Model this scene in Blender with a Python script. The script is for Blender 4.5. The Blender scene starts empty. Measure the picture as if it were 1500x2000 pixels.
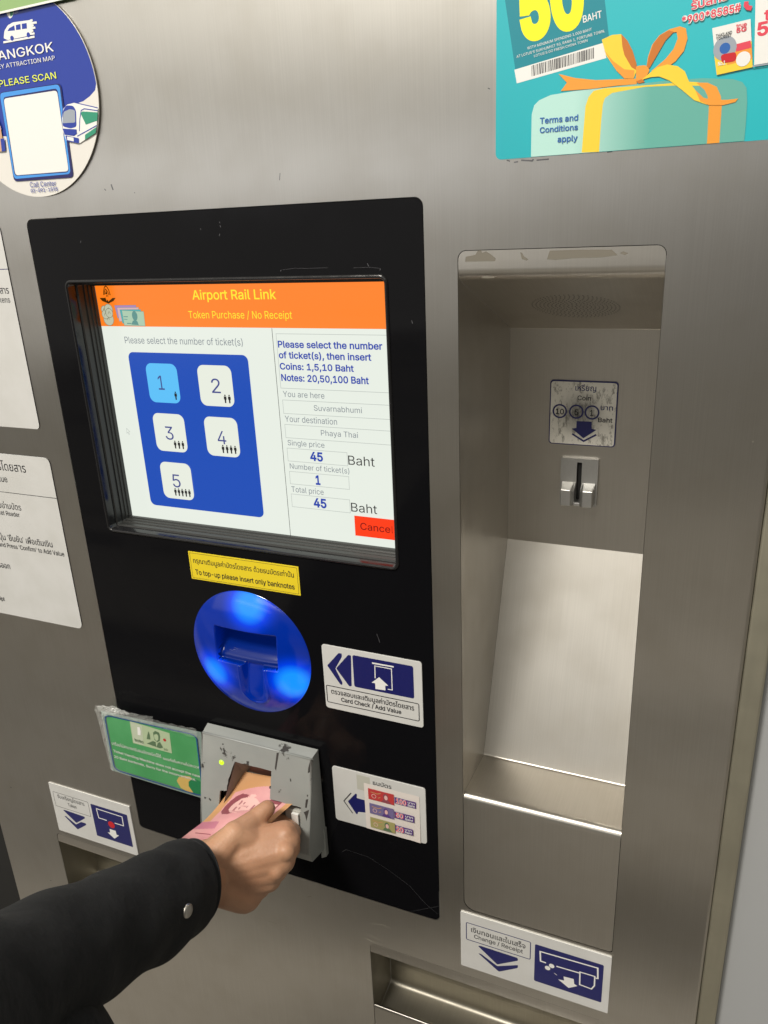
import bpy, bmesh, math, random, os
import numpy as np
from mathutils import Vector, Matrix
from mathutils.geometry import tessellate_polygon, delaunay_2d_cdt

random.seed(7)
S = bpy.context.scene
COL = S.collection

# ------------------------------------------------------------------ camera
# World: X right along the machine front, Y into the machine, Z up. The front plane is Y = 0.
cd = bpy.data.cameras.new('camera')
cam = bpy.data.objects.new('camera', cd); COL.objects.link(cam)
cd.lens = 27.54; cd.sensor_width = 36; cd.clip_start = 0.01; cd.clip_end = 100
cam.matrix_world = Matrix(((0.9193283, -0.0985880, 0.3809407, 0.0),
                           (0.3911640, 0.3341109, -0.8575317, -0.58),
                           (-0.0427341, 0.9373635, 0.3457217, 1.5),
                           (0, 0, 0, 1)))
S.camera = cam
S.view_settings.view_transform = 'Standard'; S.view_settings.look = 'None'
S.view_settings.exposure = 0.0; S.view_settings.gamma = 1.0

# ------------------------------------------------------------------ hall light
W = bpy.data.worlds.new('World'); S.world = W; W.use_nodes = True
nt = W.node_tree; N = nt.nodes; LK = nt.links
bg = N['Background']
tc = N.new('ShaderNodeTexCoord'); sp = N.new('ShaderNodeSeparateXYZ')
LK.new(tc.outputs['Generated'], sp.inputs[0])
mr = N.new('ShaderNodeMapRange'); mr.inputs[1].default_value = -1; mr.inputs[2].default_value = 1
LK.new(sp.outputs['Z'], mr.inputs[0])
cr = N.new('ShaderNodeValToRGB'); LK.new(mr.outputs[0], cr.inputs[0])
e = cr.color_ramp.elements
e[0].position = 0.0; e[0].color = (.09, .08, .065, 1)
e[1].position = 1.0; e[1].color = (1.15, 1.09, .97, 1)
for p, c in ((.44, (.12, .108, .092, 1)), (.50, (.26, .245, .22, 1)), (.62, (.52, .50, .45, 1))):
    q = e.new(p); q.color = c
mx = N.new('ShaderNodeMapRange'); LK.new(sp.outputs['X'], mx.inputs[0])          # backdrop graded: brighter left, dimmed right to darken the steel's reflections
mx.inputs[1].default_value = -.75; mx.inputs[2].default_value = .75; mx.inputs[3].default_value = 1.15; mx.inputs[4].default_value = .36
vm = N.new('ShaderNodeVectorMath'); vm.operation = 'SCALE'; LK.new(cr.outputs[0], vm.inputs[0]); LK.new(mx.outputs[0], vm.inputs['Scale'])
LK.new(vm.outputs[0], bg.inputs[0]); bg.inputs[1].default_value = 0.78

def area(name, loc, target, sx, sy, power, col):
    l = bpy.data.lights.new(name, 'AREA'); l.shape = 'RECTANGLE'; l.size = sx; l.size_y = sy
    l.energy = power; l.color = col
    o = bpy.data.objects.new(name, l); COL.objects.link(o); o.location = loc
    d = Vector(target) - Vector(loc); o.rotation_euler = d.to_track_quat('-Z', 'Y').to_euler()
    return o
# luminaires of the station hall, plus one added fill panel
area('ceiling_lamp', (-.75, -1.75, 3.55), (-.3, 0, 1.1), .55, .55, 92, (1.0, .94, .84))
area('ceiling_lamp', (.9, -2.6, 3.4), (-.2, 0, 1.1), 1.6, .25, 6, (1.0, .95, .86))
area('far_ceiling_lamp', (-1.1, -7., 3.5), (-.1, 0, 1.1), 3.6, .8, 34, (1.0, .95, .85))
area('left_fill_light', (-2.6, -2.9, 1.9), (-.5, 0, 1.4), 3.0, 2.0, 12, (1.0, .965, .90))  # added soft panel that brightens the left steel, no known source
area('hall_tube_lamp', (-1.75, -3.2, 1.76), (-.4, 0, 1.5), 1.9, .12, 1.9, (.93, .95, 1.0))

# ------------------------------------------------------------------ materials
M = {}
def mat(name, col, rough=.5, metal=0., **k):
    m = bpy.data.materials.new(name); m.use_nodes = True
    b = m.node_tree.nodes['Principled BSDF']
    b.inputs['Base Color'].default_value = (*col, 1); b.inputs['Roughness'].default_value = rough
    b.inputs['Metallic'].default_value = metal
    for a, v in k.items():
        a = a.replace('_', ' ')
        b.inputs[a].default_value = v
    M[name] = m; return m
def nd(m, t, **k):
    n = m.node_tree.nodes.new(t)
    for a, v in k.items(): setattr(n, a, v)
    return n
def noise(m, scale, detail=3, vec=None, mapscale=None, rough=.5):
    tc = nd(m, 'ShaderNodeTexCoord'); L = m.node_tree.links
    mp = nd(m, 'ShaderNodeMapping'); L.new(tc.outputs['Object'], mp.inputs[0])
    if mapscale: mp.inputs['Scale'].default_value = mapscale
    n = nd(m, 'ShaderNodeTexNoise'); n.inputs['Scale'].default_value = scale; n.inputs['Detail'].default_value = detail
    n.inputs['Roughness'].default_value = rough
    L.new(mp.outputs[0], n.inputs['Vector']); return n.outputs['Fac']
def ramp(m, fac, a, b, ca, cb):
    r = nd(m, 'ShaderNodeValToRGB'); m.node_tree.links.new(fac, r.inputs[0])
    r.color_ramp.elements[0].position = a; r.color_ramp.elements[1].position = b
    r.color_ramp.elements[0].color = (*ca, 1) if isinstance(ca, tuple) else (ca, ca, ca, 1)
    r.color_ramp.elements[1].color = (*cb, 1) if isinstance(cb, tuple) else (cb, cb, cb, 1)
    return r.outputs[0]
def bump(m, fac, strength, dist=.001):
    b = nd(m, 'ShaderNodeBump'); b.inputs['Strength'].default_value = strength; b.inputs['Distance'].default_value = dist
    m.node_tree.links.new(fac, b.inputs['Height'])
    m.node_tree.links.new(b.outputs[0], m.node_tree.nodes['Principled BSDF'].inputs['Normal'])
def link(m, out, inp): m.node_tree.links.new(out, m.node_tree.nodes['Principled BSDF'].inputs[inp])
def mix(m, fac, a, b):
    x = nd(m, 'ShaderNodeMix', data_type='RGBA'); L = m.node_tree.links
    L.new(fac, x.inputs[0])
    for s, v in ((6, a), (7, b)):
        if isinstance(v, tuple): x.inputs[s].default_value = (*v, 1)
        else: L.new(v, x.inputs[s])
    return x.outputs[2]

def steel(name, base, r0, r1, aniso=.55, brush=(1, .02, .006), smudge=1., bscale=900):
    m = mat(name, base, .3, 1.)
    big = noise(m, 3.2, 2); fine = noise(m, bscale, 2, mapscale=brush)
    med = noise(m, 24, 3, rough=.5)
    # smears on the brushed surface change its gloss, and its colour a little
    rr = nd(m, 'ShaderNodeMath', operation='MULTIPLY_ADD'); m.node_tree.links.new(med, rr.inputs[0])
    rr.inputs[1].default_value = (r1 - r0) * smudge; rr.inputs[2].default_value = r0
    r2 = nd(m, 'ShaderNodeMath', operation='MULTIPLY_ADD'); m.node_tree.links.new(big, r2.inputs[0])
    r2.inputs[1].default_value = .06 * smudge; m.node_tree.links.new(rr.outputs[0], r2.inputs[2])
    link(m, r2.outputs[0], 'Roughness')
    c1 = ramp(m, fine, .3, .7, tuple(c * .965 for c in base), tuple(min(1, c * 1.03) for c in base))
    c2 = mix(m, ramp(m, med, .45, .75, 0., .35), c1, tuple(c * v for c, v in zip(base, (.86, .84, .80))))
    link(m, c2, 'Base Color')
    bump(m, fine, .06, .0003)
    m.node_tree.nodes['Principled BSDF'].inputs['Anisotropic'].default_value = aniso
    cx = nd(m, 'ShaderNodeCombineXYZ'); cx.inputs[0].default_value = 1.
    link(m, cx.outputs[0], 'Tangent')
    return m
steel('steel', (.62, .60, .56), .29, .33, aniso=.95, bscale=1300)
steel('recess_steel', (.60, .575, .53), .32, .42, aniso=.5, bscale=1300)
steel('tray_shade_steel', (.36, .34, .29), .36, .5, aniso=.4, smudge=1.4, bscale=900)  # shade under the tray lips is put into this darker steel colour
steel('trim_steel', (.50, .48, .39), .30, .62, aniso=.2, smudge=1.6, brush=(1, .3, .08), bscale=160)
steel('cast_metal', (.50, .50, .49), .34, .46, aniso=0., brush=(1, 1, 1), bscale=600)
mat('steel_edge', (.70, .67, .60), .22, 1.); mat('scratch_light', (.42, .39, .33), .5)

m = mat('black_acrylic', (.005, .005, .006), .06, Specular_IOR_Level=.11)
f1 = noise(m, 9, 5, rough=.65); link(m, ramp(m, f1, .42, .75, .045, .22), 'Roughness')
m = mat('black_plastic', (.010, .010, .011), .2)
f1 = noise(m, 60, 4); link(m, ramp(m, f1, .4, .8, .13, .38), 'Roughness')
mat('black_gasket', (.022, .023, .022), .42)
mat('gap_black', (.004, .004, .004), .8)
m = mat('plaque_white', (.60, .59, .56), .32)
f1 = noise(m, 30, 5); link(m, ramp(m, f1, .35, .8, (.63, .63, .62), (.57, .57, .55)), 'Base Color')
mat('print_navy', (.012, .014, .115), .35)
mat('print_black', (.012, .012, .016), .4)
mat('print_grey', (.10, .10, .11), .4)
mat('print_white', (.80, .80, .78), .38)
mat('print_red', (.55, .01, .02), .35)
mat('sticker_yellow', (.80, .62, .02), .42)
mat('royal_blue', (.018, .045, .33), .3)
mat('sky_blue', (.06, .30, .78), .3)
mat('sticker_paper', (.74, .72, .68), .4)
mat('lime_print', (.78, .86, .08), .4)
mat('train_green', (.03, .28, .17), .4)
mat('train_shade', (.32, .36, .42), .4)
mat('skin_print', (.60, .38, .22), .5)
m = mat('poster_teal', (.015, .40, .46), .28)
f1 = noise(m, 2.2, 1); link(m, ramp(m, f1, .3, .75, (.012, .33, .40), (.025, .50, .56)), 'Base Color')
mat('coupon_teal', (.006, .235, .30), .3)
mat('ribbon_yellow', (.88, .62, .045), .35)
mat('ribbon_orange', (.83, .33, .04), .35)
mat('ribbon_deep', (.55, .17, .02), .35)
m = mat('box_mint', (.35, .66, .60), .35)
f1 = noise(m, 1, 0)
tcn = nd(m, 'ShaderNodeTexCoord'); sx_ = nd(m, 'ShaderNodeSeparateXYZ'); m.node_tree.links.new(tcn.outputs['Object'], sx_.inputs[0])
mr_ = nd(m, 'ShaderNodeMapRange'); mr_.inputs[1].default_value = -.14; mr_.inputs[2].default_value = -.01
m.node_tree.links.new(sx_.outputs['X'], mr_.inputs[0])
link(m, ramp(m, mr_.outputs[0], .25, .62, (.46, .74, .68), (.13, .42, .36)), 'Base Color')   # the printed box fades to green
mat('print_yellow50', (.88, .86, .01), .35)
mat('print_blue', (.02, .12, .42), .4)
mat('print_pink', (.72, .06, .10), .4)
mat('sheet_green', (.28, .44, .18), .25)

m = mat('notice_green', (.07, .33, .12), .38)
f1 = noise(m, 18, 3); link(m, ramp(m, f1, .35, .75, (.06, .30, .10), (.10, .38, .15)), 'Base Color')
mat('notice_dark_green', (.012, .20, .07), .4)
mat('notice_sand', (.62, .42, .12), .4)
mat('notice_blue', (.01, .08, .24), .4)
mat('note_green', (.42, .52, .33), .5)
mat('note_green_dark', (.10, .17, .09), .5)
m = mat('clear_tape', (.9, .93, .9), .12, Alpha=.22)
bump(m, noise(m, 90, 3), .5, .002)
m = mat('clear_sleeve', (.95, .98, .95), .06, Alpha=.10)
bump(m, noise(m, 35, 3), .35, .002)
mat('note_red', (.50, .045, .045), .5); mat('note_violet', (.17, .14, .30), .5); mat('note_olive', (.36, .33, .13), .5)
mat('label_purple', (.10, .045, .22), .5)
mat('paper', (.74, .68, .64), .6)

def emis(name, col, st=1., coat=.05):
    m = mat(name, (.01, .01, .01), .18); b = m.node_tree.nodes['Principled BSDF']
    b.inputs['Emission Color'].default_value = (*col, 1); b.inputs['Emission Strength'].default_value = st
    return m
emis('scr_white', (.80, .85, .77)); emis('scr_orange', (1.0, .22, .012)); emis('scr_yellow', (1., .80, .02))
emis('scr_blue', (.0, .065, .46)); emis('scr_cyan', (.10, .52, .93)); emis('scr_tile', (.80, .84, .74))
emis('scr_ink', (.045, .06, .25)); emis('scr_grey', (.20, .23, .26)); emis('scr_bold', (.012, .05, .40))
emis('scr_line', (.50, .54, .50)); emis('scr_black', (.01, .01, .012)); emis('scr_red', (1., .045, .004))
emis('scr_darkred', (.20, .0, .0)); emis('scr_logo', (.06, .02, .0)); emis('scr_coin', (.52, .54, .40)); emis('scr_coin_line', (.17, .17, .10))
emis('scr_note_green', (.40, .58, .42)); emis('scr_note_teal', (.08, .42, .42)); emis('scr_note_pink', (.68, .42, .45)); emis('scr_note_violet', (.42, .22, .50))
emis('scr_note_face', (.10, .28, .25)); emis('scr_pale', (.88, .92, .86))
emis('led_green', (.62, 1., .02), 1.3)

# painted, chipped sheet metal of the banknote slot
m = mat('grey_paint', (.36, .38, .36), .42)
f1 = noise(m, 34, 6, rough=.68); f2 = noise(m, 120, 4, rough=.6); f3 = noise(m, 12, 3)
base = mix(m, ramp(m, f3, .3, .7, 0., 1.), (.25, .265, .26), (.33, .345, .33))
c = mix(m, ramp(m, f1, .635, .66, 0., 1.), base, (.05, .048, .045))
c = mix(m, ramp(m, f2, .73, .75, 0., .9), c, (.10, .10, .09))
link(m, c, 'Base Color'); bump(m, f1, .25, .0015)
m = mat('slot_grey', (.17, .165, .15), .55); bump(m, noise(m, 160, 4), .5, .001)
mat('slot_lining', (.20, .09, .06), .45)
mat('slot_inner', (.50, .50, .46), .4)
mat('chip_dark', (.045, .042, .04), .6)

# blue reader dome lit from inside by three lamps
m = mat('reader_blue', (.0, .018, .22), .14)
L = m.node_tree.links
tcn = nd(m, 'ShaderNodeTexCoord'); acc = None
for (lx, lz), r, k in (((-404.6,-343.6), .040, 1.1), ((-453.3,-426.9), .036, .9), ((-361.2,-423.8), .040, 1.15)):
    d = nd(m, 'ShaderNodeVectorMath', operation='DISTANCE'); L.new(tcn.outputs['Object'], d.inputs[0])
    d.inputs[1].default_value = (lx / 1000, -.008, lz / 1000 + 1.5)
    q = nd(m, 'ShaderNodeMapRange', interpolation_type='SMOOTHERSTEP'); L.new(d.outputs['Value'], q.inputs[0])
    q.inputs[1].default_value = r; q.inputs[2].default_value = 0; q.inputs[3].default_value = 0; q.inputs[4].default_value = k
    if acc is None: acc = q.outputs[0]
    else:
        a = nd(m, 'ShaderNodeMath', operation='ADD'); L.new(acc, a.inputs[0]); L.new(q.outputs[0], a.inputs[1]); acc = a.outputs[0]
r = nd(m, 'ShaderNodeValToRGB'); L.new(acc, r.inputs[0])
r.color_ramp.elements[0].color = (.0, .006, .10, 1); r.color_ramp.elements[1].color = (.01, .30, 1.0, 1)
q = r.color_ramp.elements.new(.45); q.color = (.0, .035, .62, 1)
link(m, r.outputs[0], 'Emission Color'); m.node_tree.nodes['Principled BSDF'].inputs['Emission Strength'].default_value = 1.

mat('reader_pocket', (.0, .012, .13), .2, Emission_Color=(.0, .004, .05, 1), Emission_Strength=1.)
m = mat('skin', (.46, .225, .105), .48, Subsurface_Weight=.12, Subsurface_Radius=(.8, .35, .2), Subsurface_Scale=.006)
f1 = noise(m, 22, 4); f2 = noise(m, 420, 3)
link(m, ramp(m, f1, .3, .72, (.42, .215, .125), (.54, .305, .185)), 'Base Color'); f3 = noise(m, 70, 3)
ad = nd(m, 'ShaderNodeMath', operation='MULTIPLY_ADD'); m.node_tree.links.new(f3, ad.inputs[0]); ad.inputs[1].default_value = 2.2; m.node_tree.links.new(f2, ad.inputs[2])
bump(m, ad.outputs[0], .28, .0010)
m = mat('black_cloth', (.0028, .0036, .0045), .95, Sheen_Weight=.012)
f1 = noise(m, 26, 3, mapscale=(1, 1.6, 1)); f2 = noise(m, 1500, 2)
ad = nd(m, 'ShaderNodeMath', operation='MULTIPLY_ADD'); m.node_tree.links.new(f1, ad.inputs[0]); ad.inputs[1].default_value = 9.; m.node_tree.links.new(f2, ad.inputs[2])
bump(m, ad.outputs[0], .7, .0012)
mat('cloth_stitch', (.022, .023, .026), .9)
mat('snap_metal', (.52, .50, .46), .36, 1.)
m = mat('note_pink', (.68, .34, .34), .55)
f1 = noise(m, 40, 4); link(m, ramp(m, f1, .3, .7, (.70, .35, .35), (.60, .27, .29)), 'Base Color')
mat('note_orange', (.55, .29, .13), .55); mat('note_magenta', (.26, .065, .085), .55); mat('note_blush', (.76, .47, .44), .55); mat('note_lilac', (.48, .17, .24), .55); mat('note_shade', (.60, .30, .30), .55); mat('note_line', (.40, .15, .17), .55)

m = mat('wall_grey', (.36, .37, .38), .45); bump(m, noise(m, 300, 3), .05, .001)
mat('left_gap_dark', (.01, .01, .01), .6)
m = mat('floor_bands', (.13, .12, .10), .16)
f1 = noise(m, 1.7, 2, mapscale=(.03, 1, 0))                              # light and dark rows added to band the reflections in the steel
link(m, ramp(m, f1, .44, .50, (.03, .027, .023), (.31, .29, .26)), 'Base Color')

# ------------------------------------------------------------------ helpers
def Zw(z): return z / 1000 + 1.5
def V3(x, y, z): return (x / 1000, y / 1000, z / 1000 + 1.5)       # mm in the machine's own frame -> world
def tag(o, label=None, cat=None, group=None, kind=None):
    if label: o['label'] = label
    if cat: o['category'] = cat
    if group: o['group'] = group
    if kind: o['kind'] = kind
    return o
def thing(name, loc, label, cat, group=None):
    o = bpy.data.objects.new(name, None); COL.objects.link(o); o.location = V3(*loc); o.empty_display_size = .02
    return tag(o, label, cat, group)
def child(o, parent):
    o.parent = parent
    def world(q): return (world(q.parent) @ q.matrix_parent_inverse if q.parent else Matrix.Identity(4)) @ Matrix.Translation(q.location)
    mw = world(parent)
    o.matrix_parent_inverse = mw.inverted()
    return o
def mesh(name, v, f, m, parent=None, smooth=False, mm=True, fm=None, label=None):
    me = bpy.data.meshes.new(name)
    me.from_pydata([V3(*p) for p in v] if mm else v, [], f)
    for a in (m if isinstance(m, (list, tuple)) else [m]): me.materials.append(M[a])
    if fm: me.polygons.foreach_set('material_index', fm)
    if smooth: me.polygons.foreach_set('use_smooth', [True] * len(me.polygons))
    me.update()
    o = bpy.data.objects.new(name, me); COL.objects.link(o)
    if parent: child(o, parent)
    if label: o['label'] = label
    return o
def fixn(o):
    bm = bmesh.new(); bm.from_mesh(o.data); bmesh.ops.recalc_face_normals(bm, faces=bm.faces); bm.to_mesh(o.data); bm.free(); return o
def bevel(o, w, seg=2, angle=35):
    md = o.modifiers.new('bevel', 'BEVEL'); md.width = w / 1000; md.segments = seg; md.limit_method = 'ANGLE'; md.angle_limit = math.radians(angle); return o
def rr(x0, z0, x1, z1, r, n=6):
    if x0 > x1: x0, x1 = x1, x0
    if z0 > z1: z0, z1 = z1, z0
    rs = r if isinstance(r, (list, tuple)) else [r] * 4               # bl br tr tl
    out = []
    for (cx, cz, a0, q) in ((x0 + rs[0], z0 + rs[0], 180, rs[0]), (x1 - rs[1], z0 + rs[1], 270, rs[1]), (x1 - rs[2], z1 - rs[2], 0, rs[2]), (x0 + rs[3], z1 - rs[3], 90, rs[3])):
        if q < .01: out.append((cx, cz)); continue
        for i in range(n + 1):
            a = math.radians(a0 + 90 * i / n); out.append((cx + q * math.cos(a), cz + q * math.sin(a)))
    return out
def rquad(p, r, n=5):                                                  # any polygon with rounded corners
    out = []; k = len(p)
    for i in range(k):
        a = Vector(p[i - 1]); b = Vector(p[i]); c = Vector(p[(i + 1) % k])
        u = (a - b); w = (c - b); rr_ = min(r, u.length * .45, w.length * .45)
        s = b + u.normalized() * rr_; t = b + w.normalized() * rr_
        for j in range(n + 1):
            q = j / n; v = s * (1 - q) ** 2 + b * 2 * q * (1 - q) + t * q * q; out.append((v.x, v.y))
    return out
def circ(cx, cz, r, n=40, rz=None):
    rz = rz or r
    return [(cx + r * math.cos(2 * math.pi * i / n), cz + rz * math.sin(2 * math.pi * i / n)) for i in range(n)]
def stroke(pts, w, closed=False):
    """outline quads of a line of width w"""
    P_ = [Vector(p) for p in pts]; n = len(P_); L_, R_ = [], []
    for i in range(n):
        a = P_[i - 1] if (i or closed) else P_[i]; b = P_[(i + 1) % n] if (i < n - 1 or closed) else P_[i]
        c = P_[i]
        d1 = (c - a).normalized() if (c - a).length > 1e-9 else (b - c).normalized()
        d2 = (b - c).normalized() if (b - c).length > 1e-9 else d1
        nn = Vector((-(d1 + d2).y, (d1 + d2).x))
        if nn.length < 1e-6: nn = Vector((-d1.y, d1.x))
        nn.normalize(); k = max(.4, nn.dot(Vector((-d1.y, d1.x))))
        L_.append(c + nn * w / 2 / k); R_.append(c - nn * w / 2 / k)
    q = []
    for i in range(n if closed else n - 1):
        j = (i + 1) % n; q.append([tuple(R_[i]), tuple(R_[j]), tuple(L_[j]), tuple(L_[i])])
    return q
def ccw(p):
    a = sum(p[i - 1][0] * p[i][1] - p[i][0] * p[i - 1][1] for i in range(len(p)))
    return p if a > 0 else p[::-1]
def cdt_fill(loops, nonzero=True):
    """2D loops (outer and holes by winding) -> verts, tris"""
    vs, es, segs = [], [], []
    for lp in loops:
        b = len(vs); n = len(lp); vs += [Vector((p[0], p[1])) for p in lp]
        es += [(b + i, b + (i + 1) % n) for i in range(n)]
        segs += [(lp[i], lp[(i + 1) % n]) for i in range(n)]
    ov, oe, of, *_ = delaunay_2d_cdt(vs, es, [], 0, 1e-5)
    if not of: return [], []
    pv = np.array([tuple(v) for v in ov]); T = np.array(of)
    c = pv[T].mean(1); s = np.array(segs); x1, y1 = s[:, 0, 0], s[:, 0, 1]; x2, y2 = s[:, 1, 0], s[:, 1, 1]
    wn = np.zeros(len(c))
    for i0 in range(0, len(c), 2000):
        cx = c[i0:i0 + 2000, 0:1]; cy = c[i0:i0 + 2000, 1:2]
        up = (y1 <= cy) & (y2 > cy); dn = (y1 > cy) & (y2 <= cy)
        side = (x2 - x1) * (cy - y1) - (cx - x1) * (y2 - y1)
        wn[i0:i0 + 2000] = (up & (side > 0)).sum(1) - (dn & (side < 0)).sum(1)
    keep = wn != 0
    return [tuple(v) for v in pv], [tuple(int(q) for q in t) for t in T[keep]]

FONT = {}
try:
    fp = os.path.join(bpy.utils.resource_path('LOCAL'), 'datafiles', 'fonts', 'Inter.woff2')
    if os.path.exists(fp): FONT['inter'] = bpy.data.fonts.load(fp)
except Exception: pass
def text_loops(s, font='inter', bold=0.):
    c = bpy.data.curves.new('tmp', 'FONT'); c.body = s; c.resolution_u = 3; c.fill_mode = 'NONE'
    if font in FONT: c.font = FONT[font]
    o = bpy.data.objects.new('tmp', c); me = o.to_mesh()
    n = len(me.vertices); co = np.zeros(n * 3); me.vertices.foreach_get('co', co); co = co.reshape(-1, 3)
    nx = {}
    for ed in me.edges: nx[ed.vertices[0]] = ed.vertices[1]
    loops = []; seen = set()
    for a in list(nx):
        if a in seen: continue
        lp = []; q = a
        while q in nx and q not in seen: seen.add(q); lp.append(q); q = nx[q]
        if len(lp) > 2: loops.append([(co[i][0], co[i][1]) for i in lp])
    o.to_mesh_clear(); bpy.data.objects.remove(o); bpy.data.curves.remove(c)
    if bold:
        # TrueType outlines turn clockwise outside: push each point to the left of travel or right, outward
        big = max(loops, key=lambda l: abs(sum(l[i - 1][0] * l[i][1] - l[i][0] * l[i - 1][1] for i in range(len(l)))))
        sg = 1 if sum(big[i - 1][0] * big[i][1] - big[i][0] * big[i - 1][1] for i in range(len(big))) > 0 else -1
        out = []
        for l in loops:
            k = len(l); nl = []
            for i in range(k):
                a, b, d = l[i - 1], l[i], l[(i + 1) % k]
                t1 = Vector((b[0] - a[0], b[1] - a[1])); t2 = Vector((d[0] - b[0], d[1] - b[1]))
                if t1.length < 1e-9 or t2.length < 1e-9: nl.append(b); continue
                t1.normalize(); t2.normalize(); nn = Vector(((t1 + t2).y, -(t1 + t2).x))
                if nn.length < 1e-6: nl.append(b); continue
                nn.normalize(); kk = max(.5, nn.dot(Vector((t1.y, -t1.x))))
                nl.append((b[0] + sg * nn.x * bold * .42 / kk, b[1] + sg * nn.y * bold * .42 / kk))
            out.append(nl)
        loops = out
    return loops
CAPH = {}
def caph(ch, font):
    if (ch, font) not in CAPH:
        l = text_loops(ch, font); ys = [p[1] for q in l for p in q]; CAPH[(ch, font)] = max(ys) - min(ys) if ch != 'x' else max(ys)
    return CAPH[(ch, font)]

class Print:
    """flat print: stacked thin layers of ink, each 0.03 mm above the last, as one mesh with a material per colour"""
    def __init__(s, y, step=.03): s.y = y; s.k = 1; s.step = step; s.v = []; s.f = []; s.m = []; s.mats = []
    def mi(s, m):
        if m not in s.mats: s.mats.append(m)
        return s.mats.index(m)
    def _add(s, vs, fs, m, fn=None):
        b = len(s.v); y = s.y - s.k * s.step
        s.v += [(p[0], y, p[1]) for p in vs]; i = s.mi(m)
        for f in fs: s.f.append([b + q for q in f]); s.m.append(i)
    def poly(s, p, m):
        p = ccw(list(p)); vs, fs = cdt_fill([p]); s._add(vs, fs, m); s.k += 1; return s
    def loops(s, ls, m): vs, fs = cdt_fill(ls); s._add(vs, fs, m); s.k += 1; return s
    def rect(s, x0, z0, x1, z1, m, r=0): return s.poly(rr(x0, z0, x1, z1, r), m)
    def line(s, pts, w, m, closed=False):
        for q in stroke(pts, w, closed): s._add(q, [(0, 1, 2, 3)], m)
        s.k += 1; return s
    def frame(s, x0, z0, x1, z1, w, m, r=0): return s.line(rr(x0, z0, x1, z1, r), w, m, True)
    def ring(s, cx, cz, r, w, m): return s.line(circ(cx, cz, r), w, m, True)
    def text(s, t, p, m, bold=0., font='inter', ref=None, rot=False, thai=False):
        """p = [baseline left, baseline right, top of a capital] in mm"""
        (x0, z0), (x1, z1), (xt, zt) = p
        ref = ref or ('\u0e01' if thai else 'H'); font = 'none' if thai else font
        ls = text_loops(t, font, bold)
        if not ls: return s
        xs = [q[0] for l in ls for q in l]; a, b = min(xs), max(xs)
        if not rot: zb = (z0 + z1) / 2; dx, dz = (x1 - x0), 0.; ux, uz = 0., 1.; h = zt - z0
        else:
            zb = z0; dx, dz = x1 - x0, z1 - z0; L = math.hypot(dx, dz); ux, uz = -dz / L, dx / L
            h = (xt - x0) * ux + (zt - z0) * uz
        k = h / caph(ref, font)
        out = []
        for l in ls:
            out.append([(x0 + dx * (q[0] - a) / (b - a) + ux * k * q[1], zb + dz * (q[0] - a) / (b - a) + uz * k * q[1]) for q in l])
        vs, fs = cdt_fill(out); s._add(vs, fs, m); s.k += 1; return s
    def rtext(s, t, pr, h, m, bold=0., thai=False, kx=.92):
        """right-aligned text ending at pr, capitals h high, at its natural width times kx"""
        font = 'none' if thai else 'inter'; ls = text_loops(t, font); xs = [q[0] for l in ls for q in l]
        w = (max(xs) - min(xs)) * h / caph('\u0e01' if thai else 'H', font) * kx
        return s.text(t, [(pr[0] - w, pr[1]), pr, (pr[0], pr[1] + h)], m, bold, thai=thai)
    def build(s, name, parent, label=None):
        return mesh(name, s.v, s.f, s.mats, parent, fm=s.m, label=label)

def slab(name, pts, y0, y1, m, parent=None, bev=0., side=None, label=None, smooth=False):
    """prism between y0 (front) and y1 (back) of an outline in the x-z plane"""
    p = ccw(list(pts)); n = len(p); v = [(q[0], y0, q[1]) for q in p] + [(q[0], y1, q[1]) for q in p]
    tri = tessellate_polygon([[Vector((q[0], q[1], 0)) for q in p]]) if n > 4 else [(0, 1, 2), (0, 2, 3)] if n == 4 else [(0, 1, 2)]
    fs = [tuple(range(n)), tuple(range(2 * n - 1, n - 1, -1))] + [(i, i + n, (i + 1) % n + n, (i + 1) % n) for i in range(n)]
    o = mesh(name, v, fs, [m, side] if side else m, parent, label=label, fm=[0, 0] + [1 if side else 0] * n)
    fixn(o)
    if bev: bevel(o, bev)
    return o
def bbox_rect(p):
    xs = [q[0] for q in p]; zs = [q[1] for q in p]; xs.sort(); zs.sort()
    return ((xs[0] + xs[1]) / 2, (zs[0] + zs[1]) / 2, (xs[2] + xs[3]) / 2, (zs[2] + zs[3]) / 2)

# ------------------------------------------------------------------ setting
o = mesh('floor', [(-9000, -12000, -1450), (9000, -12000, -1450), (9000, 600, -1450), (-9000, 600, -1450)], [(0, 1, 2, 3)], 'floor_bands'); tag(o, kind='structure')
o = slab('wall', [(53.2, -1449), (53.2, 900), (1800, 900), (1800, -1449)], 12, 400, 'wall_grey'); tag(o, kind='structure')
o = slab('wall', [(-2400, -1449), (-2400, 900), (-866, 900), (-866, -1449)], 180, 400, 'left_gap_dark'); tag(o, kind='structure')  # near-black panel stands in for the dark of the gap beside the machine

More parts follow.
